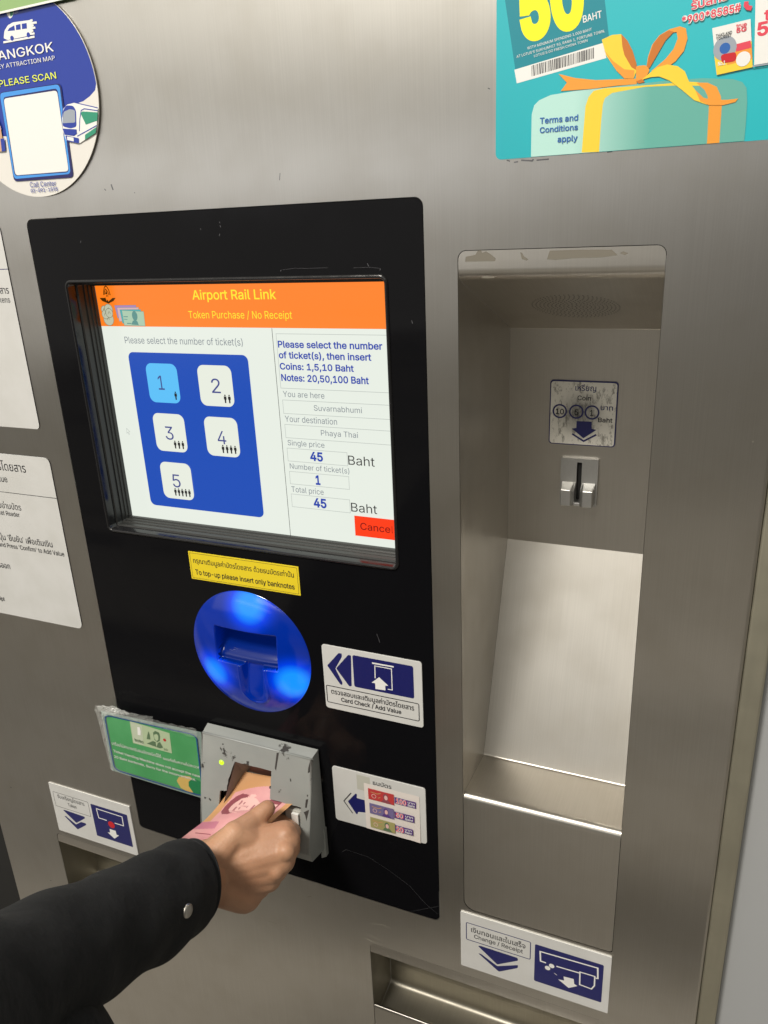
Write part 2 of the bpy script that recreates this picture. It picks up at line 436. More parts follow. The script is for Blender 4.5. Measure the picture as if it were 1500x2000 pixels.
# ------------------------------------------------------------------ ticket machine
TM = thing('ticket_machine', (-410, 0, -1450), 'brushed steel ticket vending machine with a black screen panel and a coin recess', 'ticket machine')
BP = (-605.4, -684.5, -215., 17.2)         # black panel x0 z0 x1 z1
RC = (-189., -656., -42.6, -21.2)          # coin recess
CT = (-299., -905., -43., -748.)           # change tray
TT = (-755., -868., -604., -741.)          # token tray
holes = [rr(*BP, 7), rr(*RC, [11, 3, 6.5, 6.5]), rr(*CT, 7), rr(*TT, 5)]
outer = [(-862, -1448), (33, -1448), (33, 700), (-862, 700)]
lp = [ccw(outer)] + [ccw(h)[::-1] for h in holes]
vs, fs = cdt_fill(lp)
v = [(a, 0., b) for a, b in vs]; F = [tuple(q) for q in fs]
nrm = len(F)
for h in holes:                              # returned edges of the cut-outs
    b = len(v); n = len(h)
    v += [(p[0], 0., p[1]) for p in h] + [(p[0], 2., p[1]) for p in h]
    F += [(b + i, b + (i + 1) % n, b + n + (i + 1) % n, b + n + i) for i in range(n)]
b = len(v); prof = [(33, 0)] + [(33 + 3 * math.sin(math.radians(a)), 3 - 3 * math.cos(math.radians(a))) for a in (15, 30, 45, 60, 75, 90)] + [(36, 160)]
for x, y in prof: v += [(x, y, -1448), (x, y, 700)]
F += [(b + 2 * i, b + 2 * i + 2, b + 2 * i + 3, b + 2 * i + 1) for i in range(len(prof) - 1)]
b = len(v); v += [(-862, 0, -1448), (-862, 0, 700), (-862, 300, 700), (-862, 300, -1448)]; F += [(b, b + 1, b + 2, b + 3)]
fp_ = mesh('front_panel', v, F, 'steel', TM)
# marks worn into the steel
pr = Print(0., .02)
for pts, w, c_ in (([(-500.1,41.3),(-499.5,38.8),(-498.8,36.7)], 1.3, 'print_grey'), ([(-508.1,38.0),(-506.7,36.7)], .8, 'print_grey'), ([(-476.8,33.5),(-475.8,33.1)], .5, 'print_grey'), ([(-333.0,40.0),(-334.0,34.9)], .5, 'print_grey'), ([(-166.2,82.9),(-164.7,82.2)], .6, 'print_grey'),
                   ([(-293.6,-718.4),(-283.0,-714.9),(-272.9,-716.8)], .3, 'scratch_light'), ([(-302.0,-736.7),(-293.4,-737.7),(-282.3,-737.7)], .25, 'scratch_light'), ([(-304.9,-743.9),(-286.3,-745.4)], .5, 'scratch_light'), ([(-374.2,-710.4),(-368.7,-706.9)], .7, 'scratch_light'), ([(-432.9,-768.6),(-420.3,-768.5)], .4, 'scratch_light'), ([(-152.5,37.2),(-150.3,36.4)], .8, 'print_grey'), ([(-147.4,35.5),(-144.5,35.7)], .8, 'print_grey'), ([(-142.4,36.5),(-134.6,35.6),(-133.9,36.6)], 1.0, 'print_grey'), ([(-131.7,35.8),(-123.3,35.9)], .9, 'print_grey'), ([(-84.9,37.6),(-81.6,37.7)], .7, 'print_grey'),
                   ([(-822.4,-685.5),(-819.6,-685.5)], .8, 'print_grey'), ([(-789.2,-834.4),(-786.4,-834.3)], .7, 'print_grey'), ([(23.2,-152.2),(23.5,-152.6)], .5, 'scratch_light')):
    pr.line(pts, w, c_)
pr.build('wear_mark', TM)['kind'] = 'stuff'
# weathered sealing strip down the right edge
o = slab('edge_strip', [(36.4, -1448), (52., -1448), (52.6, 700), (36.4, 700)], 2.2, 40, 'trim_steel', TM); bevel(o, 2.0, 4)

# black acrylic panel with the screen opening
SO = (-570., -286., -247.5, -39.)
ip = rr(BP[0] + .7, BP[1] + .7, BP[2] - .7, BP[3] - .7, 6.4)
vs, fs = cdt_fill([ccw(ip), ccw(rr(*SO, 5))[::-1], circ(-412.5, -402.5, 68.2, 60)[::-1]])
v = [(a, .25, b) for a, b in vs]; F = [tuple(q) for q in fs]
panel = mesh('black_panel', v, F, 'black_acrylic', TM)
slab('panel_gap', rr(BP[0] - 2, BP[1] - 2, BP[2] + 2, BP[3] + 2, 7), 38, 39, 'gap_black', TM)
# specks and scratches worn into the black panel
pr = Print(.25)
for x, z in [(-413.3,1.2),(-393.8,5.7),(-393.2,2.5),(-395.7,-4.2),(-544.9,-4.9),(-340.0,-33.3),(-261.2,-30.9),(-251.8,-34.1),(-226.0,-74.2)]:
    a = random.uniform(0, 6.28); L = random.uniform(1.0, 2.4)
    pr.line([(x, z), (x + L * math.cos(a) * .5, z + L)], .45, 'print_grey')
for pts, w in (([(-338.0,-32.1),(-327.4,-31.1),(-314.3,-31.4),(-296.8,-31.3)], .15), ([(-274.4,-31.8),(-261.2,-31.6),(-251.7,-32.6)], .15), ([(-324.9,-629.2),(-319.7,-624.0),(-311.3,-624.6),(-293.5,-625.5),(-270.5,-635.5),(-247.9,-648.1),(-231.3,-665.5),(-216.9,-675.4)], .13), ([(-267.8,-363.8),(-270.5,-355.2)], .35), ([(-246.8,-682.7),(-225.8,-669.7),(-216.1,-663.9)], .13)):
    pr.line(pts, w, 'print_grey')
pr.build('scratch', TM)['kind'] = 'stuff'

# screen surround: raised rim and stepped walls down to the display
def rim_profile(prof, rect, r, m, name, parent):
    v, F = [], []; n = None
    for off, y in prof:
        q = rr(rect[0] + off, rect[1] + off, rect[2] - off, rect[3] - off, max(r - off, .3), 5); n = len(q)
        v += [(p[0], y, p[1]) for p in q]
    for k in range(len(prof) - 1):
        F += [(k * n + i, k * n + (i + 1) % n, (k + 1) * n + (i + 1) % n, (k + 1) * n + i) for i in range(n)]
    return mesh(name, v, F, m, parent, smooth=False)
rim = rim_profile([(-2.2, .2), (-1.8, -.9), (-.9, -1.5), (0, -1.5), (.8, -.9), (1.1, .3), (1.2, 9.5)], SO, 5, 'black_plastic', 'screen_rim', TM)
for p_ in rim.data.polygons: p_.use_smooth = True
rim_profile([(1.2, 9.5), (3.0, 10.2), (3.0, 15), (2.3, 15.5), (2.3, 17.6), (3.4, 18.2), (3.4, 22), (4.4, 22.6), (4.4, 26.), (5.4, 26.4), (5.4, 31)], (SO[0], SO[1], SO[2] + 3.2, SO[3]), 5, 'black_gasket', 'screen_gasket', TM)
# the display
SCR = thing('display', (-410, 30, -290), None, None); del_ = None
child(SCR, TM)
X0, Z1, X1, Z0 = -564.2, -43.3, -246., -281.
slab('display_glass', rr(X0, Z0, X1, Z1, .3), 30, 33, 'scr_white', SCR)
p = Print(30.)
hb = (-561.1,-82.7)[1]
p.rect(X0, hb, X1, Z1, 'scr_orange')
p.text('Airport Rail Link', [(-452.4,-57.5),(-364.1,-58.4),(-451.2,-49.4)], 'scr_yellow', .025)
p.text('Token Purchase / No Receipt', [(-459.0,-74.5),(-349.9,-74.9),(-458.0,-68.0)], 'scr_yellow')
# operator emblem, coins and notes in the header

p.poly([(-560.6,-56.0),(-554.8,-56.0),(-553.1,-55.5),(-549.9,-59.0),(-544.8,-56.1),(-541.0,-56.0),(-544.2,-59.0),(-548.1,-60.3),(-550.7,-61.4),(-553.7,-60.3),(-557.9,-58.9)], 'scr_logo')
p.poly([(-553.6,-55.1),(-551.9,-56.0),(-549.6,-55.3),(-548.2,-56.1),(-550.3,-59.6),(-551.0,-57.4),(-552.4,-58.9)], 'scr_orange')
p.line([(-554.9,-53.2),(-554.2,-49.8),(-552.6,-46.0),(-550.9,-45.1),(-549.4,-45.9),(-547.8,-49.1),(-547.0,-53.5)], .9, 'scr_logo')
p.line([(-553.9,-53.0),(-553.3,-50.2),(-551.5,-47.5)], .7, 'scr_logo'); p.line([(-551.5,-47.5),(-549.5,-50.2),(-548.4,-53.3)], .7, 'scr_logo')
p.poly([(-551.0,-48.7),(-550.0,-52.5),(-553.0,-52.5)], 'scr_logo')
p.line([(-551.3,-53.0),(-551.6,-55.1)], .6, 'scr_logo'); p.line([(-549.9,-53.0),(-550.0,-55.1)], .6, 'scr_logo')
for cx, cy, r in ((210, 520, 60), (150, 400, 36), (165, 470, 42), (208, 395, 48), (222, 450, 42)):
    a = {(210, 520): (-553.4,-75.9), (150, 400): (-556.9,-67.0), (165, 470): (-556.2,-71.4), (208, 395): (-551.4,-66.6), (222, 450): (-551.2,-70.1)}[(cx, cy)]
    rx = r / 6.25 * .64; p.poly(circ(a[0], a[1], rx, 28), 'scr_coin'); p.ring(a[0], a[1], rx, .45, 'scr_coin_line'); p.line([(a[0] - 1.6, a[1] - 1), (a[0], a[1] + 1.5), (a[0] + 1.5, a[1] - .6)], .4, 'scr_coin_line')
for pts, c in (([(-543.2,-63.0),(-517.6,-62.8),(-517.8,-74.2),(-541.6,-74.7)], 'scr_note_violet'), ([(-540.6,-64.9),(-514.8,-64.8),(-515.4,-77.3),(-540.2,-77.8)], 'scr_note_pink'), ([(-537.5,-67.0),(-512.5,-66.8),(-513.8,-79.2),(-536.6,-79.7)], 'scr_note_teal'), ([(-535.2,-67.5),(-509.4,-68.6),(-509.9,-82.0),(-534.8,-81.7)], 'scr_note_green')):
    p.poly(pts, c); p.line(pts, .35, 'scr_note_face', True)
fc = (-520.6,-72.7)
p.poly(circ(fc[0], fc[1], 3.2, 20, 4.6), 'scr_note_face'); p.poly([(-525.9,-80.8),(-523.8,-77.3),(-521.1,-76.4),(-518.4,-77.7),(-517.2,-81.3)], 'scr_note_face')
p.line([(-534.1,-73.4),(-528.9,-73.5)], .8, 'scr_note_face'); p.line([(-534.0,-75.8),(-529.9,-76.0)], .6, 'scr_note_face'); p.line([(-531.1,-79.7),(-525.7,-79.8)], .9, 'scr_note_face')
p.text('Please select the number of ticket(s)', [(-537.0,-98.1),(-402.6,-99.2),(-536.4,-91.8)], 'scr_grey')
# number pad
bp = [(-535.0,-107.0),(-399.2,-107.0),(-398.2,-264.7),(-536.3,-265.3)]
x0, z0, x1, z1 = (bp[0][0] + bp[3][0]) / 2, (bp[2][1] + bp[3][1]) / 2, (bp[1][0] + bp[2][0]) / 2, (bp[0][1] + bp[1][1]) / 2
p.rect(x0, z0, x1, z1, 'scr_blue', 6)
def man(x, z, h):
    p.poly(circ(x, z + h * .90, h * .10, 8), 'scr_black')
    p.poly([(x - h * .17, z + h * .78), (x + h * .17, z + h * .78), (x + h * .19, z + h * .42), (x + h * .11, z + h * .42), (x + h * .09, z), (x - h * .09, z), (x - h * .11, z + h * .42), (x - h * .19, z + h * .42)], 'scr_black')
tiles = [('1', [(-517.0,-117.2),(-479.4,-117.2),(-480.2,-155.3),(-516.2,-155.7)], [(-504.1,-142.8),(-497.0,-142.8),(-501.7,-129.0)]),
         ('2', [(-456.3,-117.3),(-418.0,-117.2),(-418.5,-155.9),(-456.1,-156.2)], [(-442.1,-143.4),(-432.2,-143.4),(-441.2,-129.8)]),
         ('3', [(-517.1,-166.5),(-478.6,-166.0),(-479.4,-204.6),(-516.3,-205.1)], [(-503.9,-192.7),(-494.1,-192.6),(-502.6,-179.3)]),
         ('4', [(-455.9,-166.6),(-417.5,-166.4),(-418.0,-205.1),(-455.0,-205.5)], [(-441.9,-193.1),(-432.1,-192.9),(-440.7,-180.1)]),
         ('5', [(-516.5,-216.6),(-478.0,-215.8),(-479.0,-254.5),(-515.8,-255.3)], [(-502.9,-242.5),(-493.2,-242.2),(-501.0,-228.8)])]
for k, (t, q, tx) in enumerate(tiles):
    a0, c0, a1, c1 = (q[0][0] + q[3][0]) / 2, (q[2][1] + q[3][1]) / 2, (q[1][0] + q[2][0]) / 2, (q[0][1] + q[1][1]) / 2
    p.rect(a0, c0, a1, c1, 'scr_cyan' if k == 0 else 'scr_tile', 7)
    p.text(t, tx, 'scr_ink')
    for j in range(k + 1): man(a1 - 5.2 - 4.6 * j * (1 if k < 4 else .93), c0 + 3.5, 8.2)
p.line([(-369.9,-83.8),(-370.0,-85.2),(-370.8,-277.6)], .45, 'scr_black') if False else None
dv = [(-370.0,-85.2),(-369.8,-278.6)]; xm = (dv[0][0] + dv[1][0]) / 2
p.line([(xm, hb), (xm, Z0)], .5, 'scr_black')
def fld(q, right=None, lw=.5):
    a0, c0, a1, c1 = (q[0][0] + q[3][0]) / 2, (q[2][1] + q[3][1]) / 2, (q[1][0] + q[2][0]) / 2, (q[0][1] + q[1][1]) / 2
    p.frame(a0, c0, right or a1, c1, lw, 'scr_line')
fld([(-366.0,-86.9),(-263.3,-87.8),(-264.2,-135.7),(-366.2,-135.6)], X1 - .5)
fld([(-365.3,-146.3),(-264.3,-146.6),(-264.2,-159.1),(-365.5,-158.7)], X1 - .5)
fld([(-365.4,-169.0),(-264.4,-169.4),(-264.7,-181.8),(-365.3,-181.6)], X1 - .5)
fld([(-365.0,-191.5),(-303.8,-191.8),(-303.3,-203.8),(-365.3,-204.3)])
fld([(-364.9,-213.9),(-303.2,-214.5),(-303.3,-226.3),(-364.8,-226.6)])
fld([(-364.9,-236.6),(-303.7,-236.6),(-303.8,-249.4),(-365.1,-249.3)])
B = .05
p.text('Please select the number', [(-365.1,-99.0),(-264.4,-99.4),(-364.8,-93.4)], 'scr_bold', B)
p.text('of ticket(s), then insert', [(-365.1,-108.5),(-275.0,-108.9),(-364.5,-102.9)], 'scr_bold', B)
p.text('Coins: 1,5,10 Baht', [(-365.1,-118.4),(-292.0,-118.8),(-364.5,-112.9)], 'scr_bold', B)
p.text('Notes: 20,50,100 Baht', [(-364.6,-128.8),(-278.4,-128.8),(-364.3,-123.0)], 'scr_bold', B)
p.text('You are here', [(-364.3,-143.4),(-322.2,-143.3),(-364.0,-138.2)], 'scr_grey')
p.text('Suvarnabhumi', [(-333.7,-154.8),(-286.4,-154.6),(-333.5,-149.8)], 'scr_grey')
p.text('Your destination', [(-364.5,-166.7),(-311.4,-166.2),(-363.9,-161.1)], 'scr_grey')
p.text('Phaya Thai', [(-328.3,-177.4),(-291.5,-177.1),(-327.9,-172.3)], 'scr_grey')
p.text('Single price', [(-363.8,-188.8),(-325.6,-188.5),(-363.3,-183.8)], 'scr_grey')
p.text('45', [(-341.3,-201.6),(-328.1,-201.5),(-340.6,-193.7)], 'scr_bold', B + .02)
p.text('Baht', [(-302.5,-202.5),(-276.6,-202.6),(-302.0,-194.0)], 'scr_black')
p.text('Number of ticket(s)', [(-363.6,-211.4),(-302.1,-211.1),(-363.1,-206.3)], 'scr_grey')
p.text('1', [(-337.4,-224.4),(-332.5,-224.4),(-336.7,-215.9)], 'scr_bold', B + .02)
p.text('Total price', [(-364.0,-234.6),(-329.9,-233.8),(-363.4,-229.1)], 'scr_grey')
p.text('45', [(-341.3,-247.1),(-327.8,-246.7),(-340.6,-238.7)], 'scr_bold', B + .02)
p.text('Baht', [(-302.4,-247.5),(-276.4,-247.4),(-301.9,-239.0)], 'scr_black')
cb = [(-299.6,-251.1),(-263.0,-251.5),(-262.8,-271.2),(-299.8,-271.0)]
p.rect((cb[0][0] + cb[3][0]) / 2, (cb[2][1] + cb[3][1]) / 2, X1 - .5, (cb[0][1] + cb[1][1]) / 2, 'scr_red')
ct = [(-294.1,-264.2),(-264.2,-264.6),(-293.7,-257.5)]
p.text('Cance', ct, 'scr_darkred', .01)
p.text('l', [(ct[1][0] + 1.6, ct[0][1] * .5 + ct[1][1] * .5), (ct[1][0] + 2.5, ct[0][1] * .5 + ct[1][1] * .5), (ct[0][0], ct[2][1] - ct[0][1] + ct[0][1] * .5 + ct[1][1] * .5)], 'scr_darkred', .01)
mp_ = [(-550.7,-183.8),(-547.1,-189.2),(-549.1,-189.4),(-548.2,-190.1)]
p.line([(-550.3,-183.7),(-551.0,-188.9),(-549.3,-187.7),(-548.6,-190.1),(-547.8,-189.6),(-548.4,-187.4),(-546.7,-187.0)], .45, 'scr_line', True)
p.build('display_picture', SCR)

# ------------------------------------------------------------------ coin recess
CR = thing('coin_recess', (-116, 0, -656), None, None); child(CR, TM)
def arcp(p0, pc, p1, r, n=6):
    a = Vector(p0); b = Vector(pc); c = Vector(p1); u = (a - b).normalized(); w = (c - b).normalized()
    h = u.angle(w) / 2; d = r / math.tan(h); s = b + u * d; t = b + w * d
    return [tuple(s * (1 - q) ** 2 + b * 2 * q * (1 - q) + t * q * q) for q in [i / n for i in range(n + 1)]]
g = .5
xa, xb = RC[0] + g, RC[2] - g
zt, zb = RC[3] - g, RC[1] + g
key = [(.0, zt), (.0, -41.), (156., -97.5), (156., -311.8), (68.6, -518.), (0., -514.), (0., zb)]
prof = [key[0]]
for i, r in ((1, 10), (2, .8), (3, .8), (4, 3.), (5, 8.)): prof += arcp(key[i - 1], key[i], key[i + 1], r, 12 if r > 2 else 3)
prof.append(key[-1])
# dense rows near the rounded flush ends
def ends(prof):
    out = []
    top = [(0., zt - 6 * (1 - math.cos(math.radians(a)))) for a in range(0, 91, 10)]
    bot = [(0., zb + 11 * (1 - math.cos(math.radians(a)))) for a in range(90, -1, -10)]
    return top + prof[1:-1] + bot
prof = ends(prof)
v, F = [], []
for y, z in prof:
    l = xa; r = xb
    if y < .01 and z > zt - 6.001: d = 6 - math.sqrt(max(0, 36 - (6 - (zt - z)) ** 2)); l += d; r -= d
    if y < .01 and z < zb + 11.001:
        t = z - zb; l += 11 - math.sqrt(max(0, 121 - (11 - t) ** 2)); r -= max(0, 3 - math.sqrt(max(0, 9 - (3 - t) ** 2))) if t < 3 else 0
    v += [(l, y + .3, z), (r, y + .3, z)]
F = [(2 * i, 2 * i + 1, 2 * i + 3, 2 * i + 2) for i in range(len(prof) - 1)]
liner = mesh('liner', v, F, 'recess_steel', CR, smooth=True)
liner.data.set_sharp_from_angle(angle=math.radians(60)) if hasattr(liner.data, 'set_sharp_from_angle') else None
sp_ = [(y, z) for y, z in prof if not (y < .01 and (z > -33 or z < -519))]
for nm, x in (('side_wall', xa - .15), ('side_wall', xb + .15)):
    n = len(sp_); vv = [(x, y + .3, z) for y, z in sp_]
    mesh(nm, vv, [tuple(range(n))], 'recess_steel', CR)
slab('recess_gap', rr(RC[0] - 1, RC[1] - 1, RC[2] + 1, -520, 5), 2.2, 3, 'gap_black', CR)
slab('recess_gap', rr(RC[0] - 1, -30, RC[2] + 1, RC[3] + 1, 5), 2.2, 3, 'gap_black', CR)
slab('recess_gap', [(RC[0] - 1, -520), (RC[0] - .2, -520), (RC[0] - .2, -30), (RC[0] - 1, -30)], 2.2, 3, 'gap_black', CR)
# speaker holes in the sloping ceiling
v, F = [], []; sl = (-97.5 + 41.) / 156.
holes_n = 0
for k in range(0, 12):
    n = max(1, int(round(2 * math.pi * k * 3.15 / 3.6)))
    for i in range(n):
        a = 2 * math.pi * i / n + k * .21; hx = -115.5 + k * 3.15 * math.cos(a); hy = 80 + k * 3.15 * math.sin(a) * .98
        b = len(v); rr_ = .62
        for j in range(8):
            q = math.pi * j / 4; yy = hy + rr_ * math.sin(q); v.append((hx + rr_ * math.cos(q), yy + .3, -41. + sl * yy - .06))
        F.append(tuple(range(b, b + 8)))
o = mesh('speaker_grille', v, F, 'gap_black', CR); o['kind'] = 'stuff'
# tape residue on the lip
pr = Print(.22, .02)
for pts in ([(-183.2,-29.3),(-182.6,-25.7),(-175.4,-24.6),(-173.5,-21.7),(-171.2,-21.4),(-170.2,-23.3),(-167.3,-22.4),(-163.6,-24.7),(-160.0,-27.4),(-160.5,-29.4)], [(-142.1,-23.7),(-140.6,-24.3),(-139.3,-26.5),(-136.1,-28.7),(-137.3,-29.5),(-140.8,-28.4)], [(-122.8,-29.0),(-121.0,-23.1),(-100.2,-23.1),(-78.5,-23.7),(-74.4,-27.4),(-85.8,-28.6),(-104.8,-28.7),(-116.9,-29.6)], [(-73.1,-26.1),(-70.9,-25.0),(-67.4,-26.2),(-69.6,-27.5)], [(-171.8,-40.2),(-167.3,-39.4),(-159.6,-40.3),(-162.3,-41.2),(-168.8,-41.1)]):
    pr.poly(pts, 'residue') if 'residue' in M else (mat('residue', (.17, .155, .125), .6), pr.poly(pts, 'residue'))
pr.build('tape_residue', CR)

# coin sign on the back wall of the recess
YB = 156.3
cs = bbox_rect([(-149.4,-145.1),(-86.6,-144.4),(-87.0,-206.2),(-148.8,-207.2)])
CS = thing('coin_sign', (-118, YB, cs[1]), 'scratched square coin sign with 10 5 1 baht circles above the coin slot', 'sign')
slab('plate', rr(*cs, 3.2), YB - 1.4, YB - .1, 'print_navy', CS, .25)
p = Print(YB - 1.4)

m = mat('coin_plate_white', (.55, .53, .47), .45)
f1 = noise(m, 260, 6, rough=.75, mapscale=(1, 1, .4)); f2 = noise(m, 28, 3)
s1 = ramp(m, f1, .53, .62, 0., .8)
dist = nd(m, 'ShaderNodeVectorMath', operation='DISTANCE'); tcn = nd(m, 'ShaderNodeTexCoord'); m.node_tree.links.new(tcn.outputs['Object'], dist.inputs[0])
wc = (-120.5,-175.2); dist.inputs[1].default_value = (wc[0] / 1000, YB / 1000, wc[1] / 1000 + 1.5)
wr_ = ramp(m, dist.outputs['Value'], .001, .025, 1., 0.)
mm_ = nd(m, 'ShaderNodeMath', operation='MULTIPLY'); m.node_tree.links.new(wr_, mm_.inputs[0]); m.node_tree.links.new(ramp(m, f1, .30, .55, .45, 1.), mm_.inputs[1])
c = mix(m, s1, (.80, .78, .71), (.20, .19, .16)); c = mix(m, mm_.outputs[0], c, (.06, .06, .055)); link(m, c, 'Base Color')
p.rect(cs[0] + 1.0, cs[1] + .9, cs[2] - 1.1, cs[3] - 1.3, 'coin_plate_white', 2.6)
p.text('เหรียญ', [(-125.6,-154.3),(-106.5,-153.9),(-125.8,-150.1)], 'print_navy', .03, thai=True)
p.text('Coin', [(-123.3,-162.9),(-110.8,-163.1),(-123.4,-158.7)], 'print_black', .035)
for c_, t, tp in (((-139.3,-174.4), '10', [(-143.1,-177.3),(-135.3,-177.2),(-143.3,-172.3)]), ((-123.8,-174.2), '5', [(-125.5,-177.3),(-121.8,-177.4),(-125.7,-172.1)]), ((-109.3,-174.2), '1', [(-111.0,-177.2),(-108.3,-177.2),(-111.3,-172.0)])):
    p.ring(c_[0], c_[1], 6.1, 1.5, 'print_navy'); p.text(t, tp, 'print_black', .045)
p.text('บาท', [(-101.7,-171.5),(-90.5,-171.2),(-101.9,-167.9)], 'print_navy', .03, thai=True)
p.text('Baht', [(-103.4,-182.9),(-90.4,-182.9),(-103.6,-178.8)], 'print_black', .035)
p.poly([(-123.1,-183.1),(-109.1,-182.9),(-108.8,-189.7),(-104.5,-190.6),(-116.0,-199.4),(-127.4,-190.6),(-123.1,-189.8)], 'print_navy')
p.line([(-126.8,-195.7),(-115.8,-202.2),(-104.3,-195.2)], 1.6, 'print_navy')
p.build('lettering', CS)

# coin slot
KS = thing('coin_slot', (-118, YB, -267), None, None); child(KS, TM)
x0, x1, z0, z1 = -136.0, -100.6, -266.6, -219.3; xc = -118.2
def slotted(name, x0, z0, x1, z1, sx0, sx1, sz0, sz1, y0, y1, m, par, bev):
    """plate with a slot cut through it"""
    vs, fs = cdt_fill([ccw(rr(x0, z0, x1, z1, 1.6)), ccw(rr(sx0, sz0, sx1, sz1, .7))[::-1]])
    v = [(a, y0, b) for a, b in vs]; F = list(fs)
    for q in (rr(x0, z0, x1, z1, 1.6), rr(sx0, sz0, sx1, sz1, .7)):
        b = len(v); n = len(q); v += [(c[0], y0, c[1]) for c in q] + [(c[0], y1, c[1]) for c in q]; F += [(b + i, b + (i + 1) % n, b + n + (i + 1) % n, b + n + i) for i in range(n)]
    return mesh(name, v, F, m, par)
slotted('slot_plate', x0, z0, x1, z1, xc - 2.4, xc + 2.4, z0 + 5, z1 - 3.6, YB - 4, YB, 'cast_metal', KS, .3)
slab('slot_throat', [(xc - 2.6, z0 + 3), (xc + 2.6, z0 + 3), (xc + 2.6, z1 - 3), (xc - 2.6, z1 - 3)], YB - .6, YB - .2, 'gap_black', KS)
# the two cheeks of the block below the slot, chamfered towards it
for s in (-1, 1):
    xi = xc + s * 2.5; xm_ = xc + s * 5.6; xo = xc + s * 15.0
    zA, zB, zC = z0 + 2.6, z0 + 18.8, z0 + 23.5
    yF, yP = YB - 16, YB - 4
    v = [(xm_, yF, zA), (xo, yF, zA), (xo, yF, zB), (xm_, yF, zB), (xi, yF + 4, zA), (xi, yF + 4, zB - 1.5),
         (xm_, yP, zC), (xo, yP, zC), (xi, yP, zC), (xo + s * .8, yP, zA - .4), (xi, yP, zA - .4), (xo + s * .8, yP, zC)]
    F = [(0, 1, 2, 3), (0, 3, 5, 4), (3, 2, 7, 6), (5, 3, 6, 8), (1, 9, 11, 7, 2), (4, 0, 1, 9, 10), (4, 5, 8, 10)]
    o = fixn(mesh('slot_cheek', v, F, 'cast_metal', KS)); bevel(o, .7, 3, 20)
slab('slot_foot', rr(xc - 3, z0 + 2.2, xc + 3, z0 + 5.4, .8), YB - 12, YB - 4, 'cast_metal', KS, .4)

# ------------------------------------------------------------------ change tray and token tray
def tray(name, R_, depth, zl, zf, extra):
    T_ = thing(name, ((R_[0] + R_[2]) / 2, 0, R_[1]), None, None); child(T_, TM)
    zt_ = R_[3] - .5
    key = [(0., zt_), (0., zl), (depth, zl - 11), (depth, zf - 22), (depth * .35, zf - 26), (0., zf), (0., R_[1] + .5)]
    pf = [key[0]]
    for i, r in ((1, 5), (2, 2), (3, 8), (4, 4), (5, 2.6)): pf += arcp(key[i - 1], key[i], key[i + 1], r, 6)
    pf.append(key[-1]); pf = [(0., zt_ - 5 * (1 - math.cos(math.radians(a)))) for a in range(0, 91, 15)] + pf[1:]
    v = []
    for y, z in pf:
        d = 5 - math.sqrt(max(0, 25 - (5 - (zt_ - z)) ** 2)) if y < .01 and z > zt_ - 5.001 else 0
        v += [(R_[0] + .5 + d, y + .3, z), (R_[2] - .5 - d, y + .3, z)]
    mesh('liner', v, [(2 * i, 2 * i + 1, 2 * i + 3, 2 * i + 2) for i in range(len(pf) - 1)], ['recess_steel', 'tray_shade_steel'], T_, smooth=True, fm=[0 if (pf[i][0] < 4 or pf[i + 1][0] < 4) else 1 for i in range(len(pf) - 1)])
    sp = [(y, z) for y, z in pf if not (y < .01 and (z > zl + 6 or z < zf - 6))]
    for x in (R_[0] + .3, R_[2] - .3): mesh('side_wall', [(x, y + .3, z) for y, z in sp], [tuple(range(len(sp)))], 'tray_shade_steel', T_)
    slab('tray_gap', rr(R_[0] - 1, zl + 2, R_[2] + 1, R_[3] + 1, 4), 2.2, 3, 'gap_black', T_)
    slab('tray_gap', rr(R_[0] - 1, R_[1] - 1, R_[2] + 1, zf - 4, 1), 2.2, 3, 'gap_black', T_)
    slab('flap', rr(R_[0] + extra, zf + 12, R_[2] - 6, zl - 16, 2), depth - 4.5, depth - 1.5, 'tray_shade_steel', T_, 1.2)
    return T_
tray('change_tray', CT, 50., -764., -841., 8)
tray('token_tray', TT, 52., -757., -833., 26)

# ------------------------------------------------------------------ card reader
RD = thing('card_reader', (-410, 0, -475), None, None); child(RD, TM)
rcx, rcz, RR = -412.5, -402.5, 69.
def sst(a, b, x): t = max(0., min(1., (x - a) / (b - a))); return t * t * (3 - 2 * t)
def hgt(x, z):
    r = math.hypot(x, z) / RR
    y = -11. * (1 - r ** 3.2) - 1.2 * (1 - r)
    # card pocket
    px, pz = x - 1.5, z - 10.5
    dx = 36. - abs(px); dz = 20. - abs(pz)
    m_ = sst(0, 2.2, dx) * sst(0, 2.2, dz)
    deep = 7 + 22 * sst(-16, 6, pz)
    y += m_ * deep
    # thumb scoop below the pocket
    sd = math.hypot(x - 7., max(0., -38 - z)) if z < -4 else 99
    if sd < 13: y += (1 - m_) * 9. * sst(0, .35, 1 - sd / 13.) * sst(-56, -8, z)
    elif sd < 17: y -= (1 - m_) * 1.3 * math.sin(math.pi * (sd - 13) / 4) * sst(-4, -12, z)
    return y
NA, NR = 300, 110; v, F = [], []
v.append((rcx, hgt(0, 0), rcz))
for j in range(1, NR + 1):
    r = RR * (j / NR)
    for i in range(NA):
        a = 2 * math.pi * i / NA; x, z = r * math.cos(a), r * math.sin(a); v.append((rcx + x, hgt(x, z) if j < NR else .3, rcz + z))
F += [(0, 1 + i, 1 + (i + 1) % NA) for i in range(NA)]
for j in range(NR - 1):
    b = 1 + j * NA; F += [(b + i, b + NA + i, b + NA + (i + 1) % NA, b + (i + 1) % NA) for i in range(NA)]
dome, pocket = [], []
for f_ in F:
    cx_ = sum(v[q][0] for q in f_) / len(f_) - rcx - 1.5; cz_ = sum(v[q][2] for q in f_) / len(f_) - rcz - 10.5
    (pocket if abs(cx_) < 35 and abs(cz_) < 19 else dome).append(f_)
